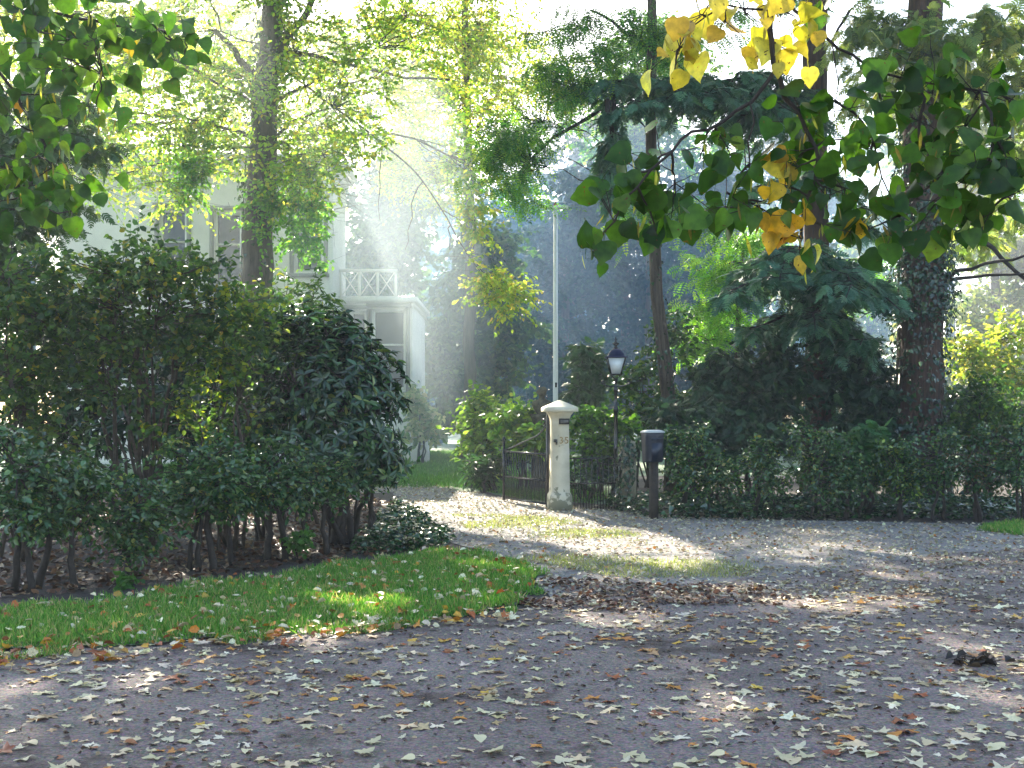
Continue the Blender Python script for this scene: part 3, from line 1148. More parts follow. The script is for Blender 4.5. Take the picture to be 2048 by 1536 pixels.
def beech(name, label, px, d, topz, rx, blobs, n_up, pal=YOAK, r=.22, size=.14, lowz=None, leaf='leaf', up=True):
    base = P(px, 900, d)
    base[2] = 0
    blobs = [(c, q, int(n * 2.6)) for c, q, n in blobs]
    tr = [base, base + [0.1, 0, topz * .3], base + [-.1, .1, topz * .6], base + [0, 0, topz * .92]]
    root = tree(name, label, "tree", base, tr, [r, r * .8, r * .55, r * .15], blobs, OVAL, size, pal, mat=leaf, twigs=7,
                per=9, length=1.25, flat=.5, droop=.4, limb_r=.045, minz=topz * .4, shell=.42, group="trees in the park behind the house and gate")
    if up and n_up:
        hi = MB()
        hc = sample_blob(*wblob(base[0], d, topz * .78, rx, rx, topz * .26, n_up), .6)
        hc = hc[hc[:, 2] > (lowz if lowz is not None else 1.6 + .352 * hc[:, 1] + .6)]
        clump_leaves(hi, hc, OVALW, .26, pal, 5, 8, 1.1, .5, .4, .5, None)
        hi.build("shade_crown", M[leaf], root)  # out-of-view leaves added to block the sun
    return root


beech("beech_tree", "tall beech with pale yellow green leaves right of the white house", 935, 40, 24, 7,
      [blob(800, 30, 40, 130, 90, 2.5, 22), blob(960, 60, 40, 110, 90, 2.5, 20), blob(900, 200, 39, 130, 80, 2.5, 20),
       blob(1060, 150, 41, 90, 80, 2, 12), blob(760, 330, 39, 100, 60, 2, 12), blob(860, 350, 40, 110, 80, 2, 15),
       blob(960, 250, 39, 80, 90, 2, 10)], 280)
beech("beech_tree", "leafy broad tree standing behind the left end of the house", 60, 52, 25, 8,
      [blob(60, 180, 50, 160, 120, 3, 20), blob(230, 150, 52, 140, 110, 3, 20), blob(30, 380, 50, 120, 90, 3, 12), blob(150, 30, 52, 150, 80, 3, 20), blob(0, 40, 52, 120, 90, 3, 12), blob(330, 40, 53, 120, 80, 3, 16), blob(170, 300, 51, 130, 60, 2, 14)], 70, YOAK, size=.17)
beech("beech_tree", "leafy tree whose crown shows over the roof of the white house", 420, 58, 26, 8,
      [blob(360, 130, 56, 150, 110, 3, 22), blob(560, 120, 57, 130, 120, 3, 22), blob(660, 250, 58, 110, 90, 2.5, 16), blob(480, 250, 57, 140, 60, 2.5, 18), blob(700, 90, 58, 130, 100, 3, 20), blob(780, 210, 58, 100, 90, 2.5, 15), blob(620, 370, 57, 90, 50, 2, 8), blob(500, 20, 58, 150, 60, 3, 14), blob(870, 100, 58, 120, 110, 2.5, 16), blob(980, 120, 59, 110, 110, 2.5, 14)], 60, YOAK, size=.18)

# far trees standing in the haze
FAR_G = "trees in the park behind the house and gate"


def far_tree(label, px, d, top_py, half_px, pal, nclump, size=.3, low_py=None, r=.3, dense=True, name="park_tree"):
    base = P(px, 900, d)
    base[2] = 0
    topz = P(0, top_py, d)[2]
    lowz = P(0, low_py, d)[2] if low_py else topz * .12
    hw = half_px / F * d
    blobs = []
    for k in range(9):
        t = k / 8
        z = lowz + (topz - lowz) * (0.08 + .84 * t)
        w = hw * (0.75 + .35 * math.sin(math.pi * (t * .75 + .18)) - .55 * max(0, t - .6))
        blobs.append(wblob(base[0] + rng.normal(0, .28) * w, d + rng.normal(0, .2) * hw, z, w * .9, w * .7, (topz - lowz) * .15, nclump // 6))
    return tree(name, label, "tree", base, [base, base + [0, 0, topz * .5], base + [.1, 0, topz * .9]], [r, r * .6, r * .15],
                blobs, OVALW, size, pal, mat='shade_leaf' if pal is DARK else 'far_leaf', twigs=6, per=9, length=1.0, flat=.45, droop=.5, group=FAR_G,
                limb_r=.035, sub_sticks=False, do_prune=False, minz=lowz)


far_tree("broad blue green tree at the lawn edge left of the flagpole", 945, 46, 470, 110, DULL, 190, .26)
far_tree("misty tree just right of the house wing", 768, 50, 290, 105, DULL, 230, .26)
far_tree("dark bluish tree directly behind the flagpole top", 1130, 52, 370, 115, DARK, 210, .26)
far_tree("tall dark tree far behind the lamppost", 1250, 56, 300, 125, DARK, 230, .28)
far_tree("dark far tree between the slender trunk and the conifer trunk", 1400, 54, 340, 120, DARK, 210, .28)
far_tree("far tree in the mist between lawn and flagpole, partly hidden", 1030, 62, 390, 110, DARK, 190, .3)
far_tree("hazy far tree between the conifer trunk and the ivy trunk", 1640, 74, 330, 120, DULL, 120, .32)
far_tree("pale sunlit tree seen between the two big right trunks", 1740, 58, 420, 90, PALEC, 90, .26)
far_tree("bright yellow green tree beyond the ivy trunk at the right edge", 1990, 42, 330, 150, PALEC, 150, .22)
far_tree("tall pale tree filling the upper right corner far behind", 1900, 60, 60, 190, PALEC, 190, .26, low_py=520)
far_tree("sunlit tree behind the slender leaning trunk", 1300, 54, 40, 150, PINNC, 120, .22, low_py=330)
far_tree("small hazy tree behind the lawn beside the house step", 870, 62, 560, 70, DULL, 80, .26)
# tall shade-giving crowns farther back
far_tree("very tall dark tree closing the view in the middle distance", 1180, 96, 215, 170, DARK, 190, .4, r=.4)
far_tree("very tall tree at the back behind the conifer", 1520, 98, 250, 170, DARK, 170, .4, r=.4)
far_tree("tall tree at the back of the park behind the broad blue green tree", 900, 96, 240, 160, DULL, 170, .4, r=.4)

lt = np.array([P(-60, 900, 18.5)[0], 18.5, 0])
tree("dark_evergreen", "dark evergreen tree at the left picture edge behind the tall shrubs", "tree", lt,
     [lt, lt + [0, 0, 3], lt + [.1, 0, 6.5]], [.22, .17, .06],
     [blob(40, 300, 18.4, 120, 60, 1, 22), blob(150, 265, 18.2, 110, 40, 1, 14), blob(60, 400, 18.2, 130, 60, 1, 24),
      blob(30, 200, 18.6, 110, 50, .8, 12), blob(10, 520, 18.6, 90, 60, .8, 16), blob(50, 620, 18.8, 100, 60, .8, 16), blob(10, 720, 18.8, 90, 60, .8, 14)],
     FROND, .24, DULL, mat='needle', twigs=5, per=6, length=.5, flat=.4, droop=.6, limb_r=.05, minz=2.4, twigmat='dark_twig')

# ---- slender tree with feathery hanging foliage
sd = 23.0
st = [P(1350, 1000, sd), P(1338, 800, sd), P(1318, 640, sd), P(1310, 480, sd), P(1300, 300, sd), P(1304, 100, sd), P(1302, -80, sd), P(1310, -300, sd)]
st[0][2] = 0
sb = [blob(*s) for s in [(1120, 175, 22, 80, 46, 1, 11), (1060, 240, 21.6, 80, 50, .9, 11), (1020, 320, 21.5, 80, 60, .8, 11),
                         (1025, 280, 22, 50, 42, .9, 9), (1000, 420, 21.4, 60, 60, .7, 17), (965, 480, 21.3, 40, 50, .6, 9), (1000, 380, 21.3, 46, 42, .6, 8), (1010, 480, 21.8, 50, 50, .6, 6),
                         (1000, 540, 21.4, 36, 40, .5, 9), (1190, 120, 22.5, 90, 70, 1.2, 12), (1140, 60, 23, 100, 60, 1.2, 10),
                         (1260, 60, 23, 90, 70, 1.2, 10), (1360, 90, 23.4, 90, 60, 1, 8), (1120, 150, 22, 55, 34, .8, 7),
                         (1290, 420, 22.6, 60, 40, .6, 5), (1380, 430, 22.8, 60, 40, .6, 6), (1440, 60, 23.5, 80, 60, 1, 6)]]
slender = tree("feathery_tree", "slender leaning tree with feathery leaves hanging left beside the lamppost", "tree", st[0], st,
               [.16, .145, .125, .115, .11, .10, .08, .04], [(c, q, int(n * 1.25)) for c, q, n in sb], PINN, .28, PINNC, twigs=5, per=6, mat='leaf', length=.7, flat=.45, droop=.9,
               tilt=.4, limb_r=.03, minz=5.2, bark='bark', twigmat='dark_twig',
               extra_limbs=[(P(1302, 140, sd), P(1050, 330, 21.6), .05), (P(1303, 90, sd), P(1180, 20, sd), .045)])
hi = MB()
hc = sample_blob(*wblob(2.6, 23, 13.0, 4, 3.5, 2.6, 110), .6)
hc = hc[hc[:, 2] > 1.6 + .352 * hc[:, 1] + .4]
clump_leaves(hi, hc, OVALW, .22, PINNC, 5, 8, .9, .5, .5, .5, None)
hi.build("shade_crown", M['leaf'], slender)  # unseen leaves above the frame, added for shade


# ---- conifer with long level boughs
def conifer_bough(wood, leaf, a, b, width, sag=.06, step=.16, size=.34, droop=.55, pal=CONI, r0=.06, hang=1.0):
    p = wiggle(a, b, 14, .075, sag)
    wood.tube(p, np.linspace(r0, r0 * .2, 14), 6, rough=.08)
    L = np.linalg.norm(np.diff(p, axis=0), axis=1).sum()
    n = int(L / step)
    pos, ax = [], []
    for i in range(n):
        t = (i + rng.random()) / n
        q = np.array([np.interp(t, np.linspace(0, 1, 14), p[:, k]) for k in range(3)])
        fw = nrm(np.asarray(b) - np.asarray(a))
        side = nrm(np.cross(fw, [0, 0, 1.0]))
        for s in (-1, 1):
            w = width * (0.35 + .65 * math.sin(math.pi * min(1, t * .8 + .2))) * rng.uniform(.5, 1.15)
            dirv = nrm(side * s + fw * rng.uniform(.2, .8) + np.array([0, 0, rng.uniform(-.5, .5)]))
            m = max(2, int(w / .13))
            u = np.linspace(.05, 1, m)[:, None] * w
            br = q + dirv * u
            br[:, 2] -= hang * .45 * (u[:, 0] ** 2)
            wood.tube(np.concatenate([[q], br]), np.linspace(.012, .004, m + 1), 4, cap=False)
            for k in range(m):
                for s2 in (-1, 0, 1):
                    pos.append(br[k])
                    sd2 = nrm(np.cross(dirv, [0, 0, 1.0])) * s2
                    ax.append(dirv * .55 + sd2 * .8 + np.array([0, 0, -droop * rng.uniform(.2, 1.5) * hang]) + rng.normal(0, .2, 3))
    pos, ax = np.array(pos), np.array(ax)
    N = len(pos)
    no = np.array([0, 0, 1.0]) + rng.normal(0, .35, (N, 3))
    leaf.leaves(pos, ax, no, size * rng.uniform(.6, 1.2, N), FROND, palette(pal, N))


cd = 24.0
ct = [P(1640, 1000, cd), P(1638, 800, cd), P(1632, 560, cd), P(1628, 250, cd), P(1630, 0, cd), P(1628, -300, cd), P(1630, -520, cd)]
ct[0][2] = 0
con = tree("conifer_tree", "straight conifer trunk with long dark drooping boughs right of the lamppost", "tree", ct[0], ct,
           [.30, .29, .26, .245, .23, .17, .1], [], FROND, .3, CONI, bark='red_bark')
wood, leaf = MB(), MB()
B_ = lambda a, b, w, **k: conifer_bough(wood, leaf, a, b, w, **k)
B_(P(1628, 190, cd), P(1180, 170, cd - 2.2), .85, sag=.03, hang=1.3, size=.36)
B_(P(1630, 230, cd), P(1480, 230, cd - 1.6), .7, sag=.03, hang=1.3, size=.42)
B_(P(1628, 215, cd), P(1260, 200, cd - 2.8), .7, sag=.04, hang=1.2)
B_(P(1628, 200, cd), P(1430, 190, cd - 1.0), .6, hang=1.0)
B_(P(1230, 175, cd - 2), P(1210, 360, cd - 2.2), .32, sag=0, hang=1.3, droop=.9)
B_(P(1215, 200, cd - 2.3), P(1225, 420, cd - 2.0), .22, sag=0, hang=1.2, droop=.9)
B_(P(1628, 330, cd), P(1740, 470, cd - 1.2), .5, hang=1.2)
B_(P(1628, 360, cd), P(1420, 410, cd - 1.5), .4, hang=1.2)
B_(P(1630, 560, cd), P(1460, 590, cd - 3.4), .75, hang=1.1, sag=.10)
B_(P(1630, 560, cd), P(1560, 560, cd - 3.6), .8, hang=1.1, sag=.10)
B_(P(1632, 570, cd), P(1690, 600, cd - 3.8), .85, hang=1.2, sag=.09)
B_(P(1632, 580, cd), P(1800, 620, cd - 3.0), .6, hang=1.2, sag=.10)
B_(P(1632, 600, cd), P(1630, 660, cd - 3.2), .7, hang=1.3, sag=.06)
B_(P(1632, 640, cd), P(1720, 690, cd - 2.4), .6, hang=1.4, sag=.05)
B_(P(1632, 640, cd), P(1500, 660, cd - 2.2), .5, hang=1.4, sag=.05)
for k in range(16):                                    # whorls above the picture
    a = rng.uniform(0, 6.28)
    z = rng.uniform(11.2, 17.5)
    Lb = 3.6 - (z - 11) * .3
    B_(np.array([ct[4][0], cd, z]), np.array([ct[4][0] + Lb * math.cos(a), cd + Lb * math.sin(a), z - .4]), .7, step=.35, size=.55)
wood.build("branches", M['dark_twig'], con)
leaf.build("crown", M['needle'], con)

# ---- big ivy-clad trunk at the right
vd = 23.0
vt = [P(1838, 1010, vd), P(1838, 850, vd), P(1842, 600, vd), P(1846, 350, vd), P(1850, 120, vd), P(1855, -120, vd), P(1860, -420, vd), P(1860, -600, vd)]
vt[0][2] = 0
vb = [blob(*s) for s in [(1760, 60, 22.5, 100, 60, 1.4, 12), (1900, 90, 22, 100, 70, 1.4, 12), (2010, 60, 22, 100, 70, 1.4, 12),
                         (1980, 190, 22.5, 100, 60, 1.2, 10), (1760, 170, 23, 70, 50, 1.2, 6), (1930, 300, 24, 80, 50, 1, 6),
                         (2030, 400, 24, 60, 60, 1, 5), (1960, 470, 24.5, 90, 50, 1, 6), (2040, 270, 23, 60, 60, 1, 6)]]
big = tree("larch_tree", "thick red brown trunk wrapped in ivy near the right edge", "tree", vt[0], vt,
           [.44, .42, .40, .38, .35, .3, .18, .08], [(c, q, int(n * 1.3)) for c, q, n in vb], FROND, .30, PALEC, mat='leaf', bark='red_bark', twigs=6, per=5,
           length=.7, flat=.4, droop=.8, limb_r=.04, minz=5.5, twigmat='dark_twig',
           extra_limbs=[(P(1880, 560, vd), P(2075, 508, vd - 1.5), .045), (P(1880, 565, vd), P(2080, 545, vd - 1.0), .04),
                        (P(1880, 420, vd), P(2080, 590, vd - 1), .06), (P(1700, 20, vd), P(1620, 160, vd), .03)])
hi = MB()
hc = sample_blob(*wblob(8, 23, 14.0, 5, 4, 3.5, 170), .6)
hc = hc[hc[:, 2] > 1.6 + .352 * hc[:, 1] + .4]
clump_leaves(hi, hc, OVALW, .24, PALEC, 5, 8, .9, .5, .5, .5, None)
hi.build("shade_crown", M['leaf'], big)  # leaf mass added out of view to cast shade


def ivy_on(name, label, cat, path, radii, n, cover, seed=1, spread=.12, size=.085, z0=0, z1=None, side=None):
    """ivy leaves wrapped round a trunk; cover(z) = share of the trunk covered"""
    r = np.random.default_rng(seed)
    path = np.asarray(path, float)
    zz = path[:, 2]
    z1 = z1 or zz[-1]
    z = r.uniform(z0, z1, n)
    keep = r.random(n) < np.array([cover(q) for q in z])
    z = z[keep]
    n = len(z)
    x, y, R = (np.interp(z, zz, q) for q in (path[:, 0], path[:, 1], np.asarray(radii)))
    a = r.uniform(0, 2 * math.pi, n) if side is None else r.normal(side[0], side[1], n)
    off = np.abs(r.normal(0, spread, n)) + .01
    out = np.stack([np.cos(a), np.sin(a), np.zeros(n)], 1)
    pos = np.stack([x, y, z], 1) + out * (R + off)[:, None]
    ax = out * .35 + np.array([0, 0, -.8]) + r.normal(0, .4, (n, 3))
    no = out + np.array([0, 0, .5]) + r.normal(0, .4, (n, 3))
    root = thing(name, label, cat, (path[0][0], path[0][1], 0))
    mb = MB()
    mb.leaves(pos, ax, no, size * r.uniform(.6, 1.3, n), IVY, palette([(36, 60, 38, 4), (50, 78, 46, 3), (66, 96, 54, 1)], n))
    mb.build("leaves", M['glossy_leaf'], root)
    st = MB()
    for k in range(7):
        aa = r.uniform(0, 6.28)
        q = np.linspace(z0, z0 + (z1 - z0) * r.uniform(.5, 1), 14)
        aa = aa + np.cumsum(r.normal(0, .12, 14))
        pp = np.stack([np.interp(q, zz, path[:, 0]) + np.cos(aa) * (np.interp(q, zz, radii) + .012),
                       np.interp(q, zz, path[:, 1]) + np.sin(aa) * (np.interp(q, zz, radii) + .012), q], 1)
        st.tube(pp, np.linspace(.02, .007, 14), 5)
    st.build("vine", M['twig'], root)


ivy_on("ivy", "dark ivy climbing the thick right trunk", "ivy", vt, [.44, .42, .40, .38, .35, .3, .18, .08], 15000,
       lambda z: .30 if 1.4 < z < 3.4 else (.95 if z < 5.6 else .28), 3, .16, .085, 0, 8.5)
ivy_on("ivy", "ivy wrapping the foot of the conifer trunk", "ivy", ct, [.30, .29, .26, .245, .23, .17, .1], 2400,
       lambda z: .9 if z < 1.5 else .35, 4, .09, .085, 0, 3.6)
ivy_on("ivy", "short ivy leaves dotted up the slender leaning trunk", "ivy", st, [.16, .145, .125, .115, .11, .10, .08, .04], 520,
       lambda z: .8 if z < 3.4 else .25, 5, .05, .08, 0, 5.2)
ot = [P(512, 968, 29), P(514, 700, 29), P(514, 560, 29), P(520, 330, 29), P(538, 130, 29), P(552, -80, 29)]
ivy_on("ivy", "thin ivy patches growing on the oak trunk before the house", "ivy", ot, [.40, .38, .38, .34, .28, .22], 1500,
       lambda z: .8 if (6.3 < z < 7.4 or z > 8.4) else .12, 6, .12, .12, 3, 11.5)

# ================================================================== SHRUBS
HEDGE = [(54, 88, 52, 4), (70, 106, 58, 4), (96, 126, 66, 2), (144, 150, 74, .5)]
TALL = [(58, 88, 46, 4), (76, 108, 52, 4), (102, 126, 58, 2), (158, 150, 62, .6)]
RHODO = [(36, 66, 42, 5), (48, 82, 48, 4), (66, 100, 56, 1.5)]
YEWC = [(38, 64, 46, 4), (50, 80, 54, 3), (68, 98, 60, 1)]


def hedge_unit(label, stems_px, foot_py, top_py, half_px, group, n=34, pal=HEDGE, low_py=None, size=.062, rz=.42):
    """one clipped hedge shrub: stems planted at the given photo columns"""
    cx = sum(stems_px) / len(stems_px)
    base = G(cx, foot_py)
    d = base[1]
    stems = [(G(s, foot_py + rng.uniform(-6, 6))[0], d + rng.normal(0, .06)) for s in stems_px]
    low_py = low_py or foot_py - 105
    top_py += rng.uniform(-22, 22)
    mid = (top_py + low_py) / 2
    bl = [blob(cx + half_px * rng.uniform(-.3, .3), mid + (low_py - top_py) * q, d + rng.normal(0, .06), half_px * w,
               (low_py - top_py) * .27, rz, n // 2) for q, w in ((-.25, 1.0), (.0, 1.05), (.22, .8))]
    bl += [blob(cx + half_px * rng.uniform(-.8, .8), top_py - rng.uniform(0, 22), d, half_px * .25, 16, .12, 3) for _ in range(3)]
    return shrub("hedge_shrub", label, "hedge shrub", base, stems, bl, OVAL, size, pal, mat='glossy_leaf', group=group,
                 twigs=4, per=7, length=.24, flat=.8, droop=.3, stem_r=.032, shell=.6)


LH = "hedge shrubs lining the grass strip on the left"
hedge_unit("hedge shrub at the left picture edge, two dark bent stems over leaf litter", (18, 62), 1186, 905, 95, LH, 40)
hedge_unit("second hedge shrub from the left edge, one leaning stem", (88, 165), 1176, 930, 100, LH, 36)
hedge_unit("thin hedge shrub with low leaves left of the three close stems", (262,), 1160, 985, 85, LH, 30, low_py=1120)
hedge_unit("hedge shrub on three close dark stems in the middle of the left hedge", (376, 399, 420), 1142, 905, 105, LH, 46)
hedge_unit("hedge shrub on one stout upright stem right of the three close stems", (462,), 1132, 915, 85, LH, 36)
hedge_unit("hedge shrub with a slanting stem and a green sapling at its foot", (530, 566), 1124, 935, 85, LH, 36)
hedge_unit("hedge shrub with a pale bent stem, third from the driveway", (598, 656), 1112, 930, 85, LH, 36)
hedge_unit("hedge shrub with stout black stems next to the ivy by the driveway", (688, 706), 1085, 900, 80, LH, 36)
hedge_unit("last left hedge shrub, bare twigs reaching over the driveway edge", (738, 752), 1076, 880, 75, LH, 34)
RH = "hedge shrubs lining the road on the right"
hedge_unit("right hedge shrub just behind the dark blue mailbox post", (1362, 1384), 1030, 882, 52, RH, 25, low_py=1000)
hedge_unit("glossy right hedge shrub second from the mailbox", (1420, 1440), 1032, 875, 70, RH, 25, low_py=1000)
hedge_unit("right hedge shrub in front of the dark yew shade", (1520, 1545), 1034, 880, 70, RH, 24, low_py=1000)
hedge_unit("right hedge shrub below the drooping conifer bough", (1610, 1640), 1036, 885, 66, RH, 24, low_py=1000)
hedge_unit("right hedge shrub beside the small feathery conifer", (1700, 1725), 1038, 900, 66, RH, 23, low_py=1005)
hedge_unit("right hedge shrub topped by yellow green shoots", (1785, 1800), 1040, 880, 64, RH, 24, [(96, 128, 50, 2), (56, 88, 46, 4), (140, 156, 60, .8)], low_py=1000)
hedge_unit("thin right hedge shrub in front of the ivy trunk with visible stems", (1850, 1880), 1042, 890, 66, RH, 20, low_py=990)
hedge_unit("right hedge shrub second from the right edge with brown leaves", (1940, 1965), 1044, 885, 68, RH, 21, [(96, 84, 50, 1), (56, 88, 46, 4)], low_py=990)
hedge_unit("right hedge shrub cut by the right picture edge", (2020, 2050), 1046, 885, 68, RH, 21, low_py=990)


def base_at(px, d):
    b = P(px, 900, d)
    b[2] = 0
    return b


LS = "tall shrubs behind the left hedge"
shrub("tall_shrub", "tall leafy shrub at the left picture edge behind the hedge", "shrub", base_at(40, 12.9), 7,
      [blob(20, 560, 12.9, 130, 90, .8, 30), blob(90, 640, 12.8, 120, 110, .8, 34), blob(20, 760, 12.7, 120, 110, .7, 30), blob(80, 900, 12.6, 110, 80, .6, 18)],
      OVALW, .075, TALL, group=LS, twigs=4, per=7, length=.34, stem_r=.028, stemmat='twig')
shrub("tall_shrub", "tall arching shrub with many thin brown stems under the oak", "shrub", base_at(280, 13.4), 12,
      [blob(200, 560, 13.2, 120, 80, .8, 30), blob(330, 540, 13.4, 130, 70, .8, 34), blob(260, 660, 13.2, 140, 90, .8, 32), blob(400, 640, 13.5, 110, 90, .7, 26), blob(200, 780, 13.0, 110, 70, .5, 14)],
      OVALW, .075, TALL, group=LS, twigs=4, per=7, length=.34, stem_r=.026, stemmat='twig')
shrub("tall_shrub", "loose shrub with sunlit yellow leaves between brown stems and rhododendron", "shrub", base_at(450, 13.8), 8,
      [blob(480, 620, 13.8, 90, 60, .7, 20), blob(470, 720, 13.6, 100, 80, .7, 24), blob(500, 800, 13.4, 70, 60, .5, 12), blob(380, 850, 13.2, 70, 80, .5, 10)],
      OVALW, .07, [(150, 158, 52, 2), (96, 124, 54, 3), (70, 100, 50, 3)], group=LS, twigs=4, per=7, length=.32, stem_r=.024, stemmat='twig', do_prune=True)
shrub("tall_shrub", "dense dark shrub joining the tall shrubs to the rhododendron", "shrub", base_at(540, 14.9), 6,
      [blob(520, 650, 14.9, 80, 60, .6, 26), blob(560, 740, 14.8, 90, 80, .6, 30), blob(520, 840, 14.6, 90, 80, .6, 28)],
      OVALW, .08, HEDGE, mat='glossy_leaf', group=LS, twigs=4, per=7, length=.32, stem_r=.024)
shrub("tall_shrub", "thin shrub in front of the house wall under its right window", "shrub", base_at(600, 17.0), 5,
      [blob(590, 600, 17, 80, 50, .8, 16), blob(630, 660, 17, 90, 60, .8, 18), blob(540, 660, 17, 70, 60, .8, 14)],
      NARROW, .11, TALL, group=LS, twigs=4, per=6, length=.4, stem_r=.025, stemmat='twig')


def whorl_shrub(name, label, cat, base, blobs, leaf_len, pal, group=None, stems=5, per=9, length=.1):
    """evergreen with leaves in rosettes at the twig ends (rhododendron)"""
    root = thing(name, label, cat, base, group)
    allc = np.concatenate([sample_blob(c, r, n, .42) for (c, r, n) in blobs])
    wood, crown = MB(), MB()
    hub = np.array([base[0], base[1], .35])
    mids = []
    for k in range(stems):
        s = MB()
        tgt = blobs[k % len(blobs)][0]
        p = wiggle(np.asarray(base, float) + [rng.normal(0, .12), rng.normal(0, .12), -.03], tgt, 9, .08)
        s.tube(p, np.linspace(.045, .014, 9), 7, rough=.1)
        s.build("stem", M['dark_twig'], root, smooth=True)
        mids.append(p[3:])
    mids = np.concatenate(mids)
    ctr = np.mean([c for c, r, n in blobs], 0)
    for q in allc:
        i = int(np.argmin(np.linalg.norm(mids - q, axis=1)))
        wood.tube(wiggle(mids[i], q, 5, .1, .02), np.linspace(.011, .004, 5), 4, cap=False)
    n = len(allc)
    up = nrm(nrm(allc - ctr) + np.array([0, -.2, .7]) + rng.normal(0, .3, (n, 3)))
    pos = np.repeat(allc, per, 0)
    U = np.repeat(up, per, 0)
    rv = nrm(np.cross(U, rng.normal(0, 1, (n * per, 3))))
    ax = rv + U * rng.uniform(-.35, .6, (n * per, 1))
    no = U + rng.normal(0, .25, (n * per, 3))
    crown.leaves(pos, ax, no, leaf_len * rng.uniform(.7, 1.2, n * per), NARROW, palette(pal, n * per), rng.uniform(.3, 2, n * per))
    wood.build("twigs", M['dark_twig'], root)
    crown.build("foliage", M['glossy_leaf'], root)
    return root


whorl_shrub("rhododendron", "dark glossy rhododendron beside the driveway at the end of the left hedge", "shrub", base_at(690, 14.6),
            [blob(660, 690, 14.7, 105, 75, .7, 230), blob(715, 780, 14.5, 105, 110, .7, 280), blob(600, 800, 14.4, 90, 120, .6, 210),
             blob(745, 910, 14.2, 75, 70, .5, 130), blob(640, 930, 14.1, 100, 70, .5, 130), blob(610, 640, 14.8, 60, 40, .5, 40)], .128, [(36, 66, 42, 5), (52, 88, 48, 4), (78, 112, 58, 2), (120, 134, 64, .4)], stems=8)
whorl_shrub("rhododendron", "dark rhododendron behind the thin stems of the left shrubs", "shrub", base_at(300, 16.5),
            [blob(280, 820, 16.5, 150, 110, .8, 200), blob(420, 850, 16.3, 120, 110, .7, 160), blob(130, 860, 16.4, 150, 100, .7, 160), blob(200, 700, 16.6, 200, 90, .7, 200), blob(430, 740, 16.6, 120, 90, .7, 120)], .15, RHODO, stems=7)

GS = "garden shrubs behind the gate and fence"
shrub("garden_shrub", "loose light green shrub with upright tips left of the open gate", "shrub", base_at(945, 26.5), 6,
      [blob(950, 855, 26.5, 45, 36, .8, 15), blob(955, 805, 26.5, 30, 34, .6, 7), blob(1000, 840, 26.3, 45, 40, .7, 13), blob(975, 905, 26.2, 50, 35, .8, 16)],
      OVAL, .15, [(120, 150, 66, 4), (152, 168, 84, 2), (90, 124, 60, 3)], group=GS, twigs=4, per=6, length=.45)
shrub("garden_shrub", "yellow green shrub with drooping leaves behind the open iron gate", "shrub", base_at(1045, 24.5), 5,
      [blob(1040, 840, 24.5, 45, 35, .6, 14), blob(1065, 870, 24.3, 40, 35, .6, 12), blob(1030, 890, 24.6, 45, 26, .6, 7), blob(1078, 872, 23.3, 22, 20, .3, 7)],
      OVAL, .17, [(118, 152, 58, 4), (150, 172, 72, 2), (84, 122, 58, 3)], group=GS, twigs=4, per=6, length=.4)
shrub("garden_shrub", "dark low shrub at the foot of the open gate", "shrub", base_at(990, 23.8), 5,
      [blob(965, 932, 24.2, 42, 26, .6, 13), blob(1005, 915, 24.9, 30, 16, .4, 4)],
      NARROW, .16, DARK, group=GS, twigs=4, per=7, length=.4)
shrub("garden_shrub", "bright green bush behind the fence between pillar and lamppost", "shrub", base_at(1190, 22.9), 5,
      [blob(1175, 850, 22.9, 50, 35, .5, 18), blob(1240, 850, 23.0, 40, 30, .5, 12), blob(1200, 905, 22.7, 65, 40, .5, 22)],
      OVAL, .12, [(88, 132, 48, 4), (112, 154, 56, 3), (60, 98, 50, 4)], group=GS, twigs=4, per=7, length=.35)
shrub("garden_shrub", "dull grey green bush low behind the fence panel", "shrub", base_at(1180, 21.2), 4,
      [blob(1185, 965, 21.6, 55, 24, .4, 8), blob(1215, 930, 21.7, 40, 24, .4, 6)],
      OVAL, .10, DARK, group=GS, twigs=4, per=7, length=.3)
shrub("garden_shrub", "glossy climbing shrub left of the slender leaning trunk", "shrub", base_at(1290, 25.5), 6,
      [blob(1270, 760, 25.5, 50, 50, .7, 16), blob(1350, 680, 25.6, 50, 60, .7, 14), blob(1290, 840, 25.3, 60, 50, .7, 18), blob(1380, 800, 25.4, 50, 70, .7, 16)],
      OVAL, .14, DULL, mat='glossy_leaf', group=GS, twigs=4, per=6, length=.45)
shrub("garden_shrub", "hazy cream bush on the lawn by the house", "shrub", base_at(848, 36.2), 5,
      [blob(846, 850, 36.2, 34, 40, .7, 16), blob(832, 810, 36.2, 24, 34, .6, 9)], OVALW, .18,
      [(196, 190, 160, 3), (150, 158, 118, 3), (110, 136, 88, 2)], group=GS, twigs=4, per=6, length=.45)  # leaf colours run from cream to dull green
shrub("garden_shrub", "sunlit yellow shrub filling the right edge beside the ivy trunk", "shrub", base_at(1975, 28), 8,
      [blob(1930, 720, 28, 60, 60, .9, 16), blob(2010, 680, 28, 60, 70, .9, 18), blob(1990, 790, 27.6, 80, 60, .9, 20), blob(2040, 770, 27.6, 50, 80, .8, 14)],
      OVAL, .15, [(160, 164, 74, 4), (120, 146, 62, 4), (190, 176, 90, 1)], group=GS, twigs=4, per=6, length=.5)
shrub("garden_shrub", "dark green shrub right of the ivy trunk above the hedge", "shrub", base_at(1960, 21.5), 7,
      [blob(1940, 850, 21.5, 60, 60, .6, 22), blob(2020, 840, 21.5, 60, 70, .6, 24), blob(1980, 790, 21.6, 60, 50, .6, 14)],
      OVAL, .10, [(58, 90, 46, 4), (80, 112, 50, 2), (110, 132, 60, 1)], group=GS, twigs=4, per=7, length=.38)
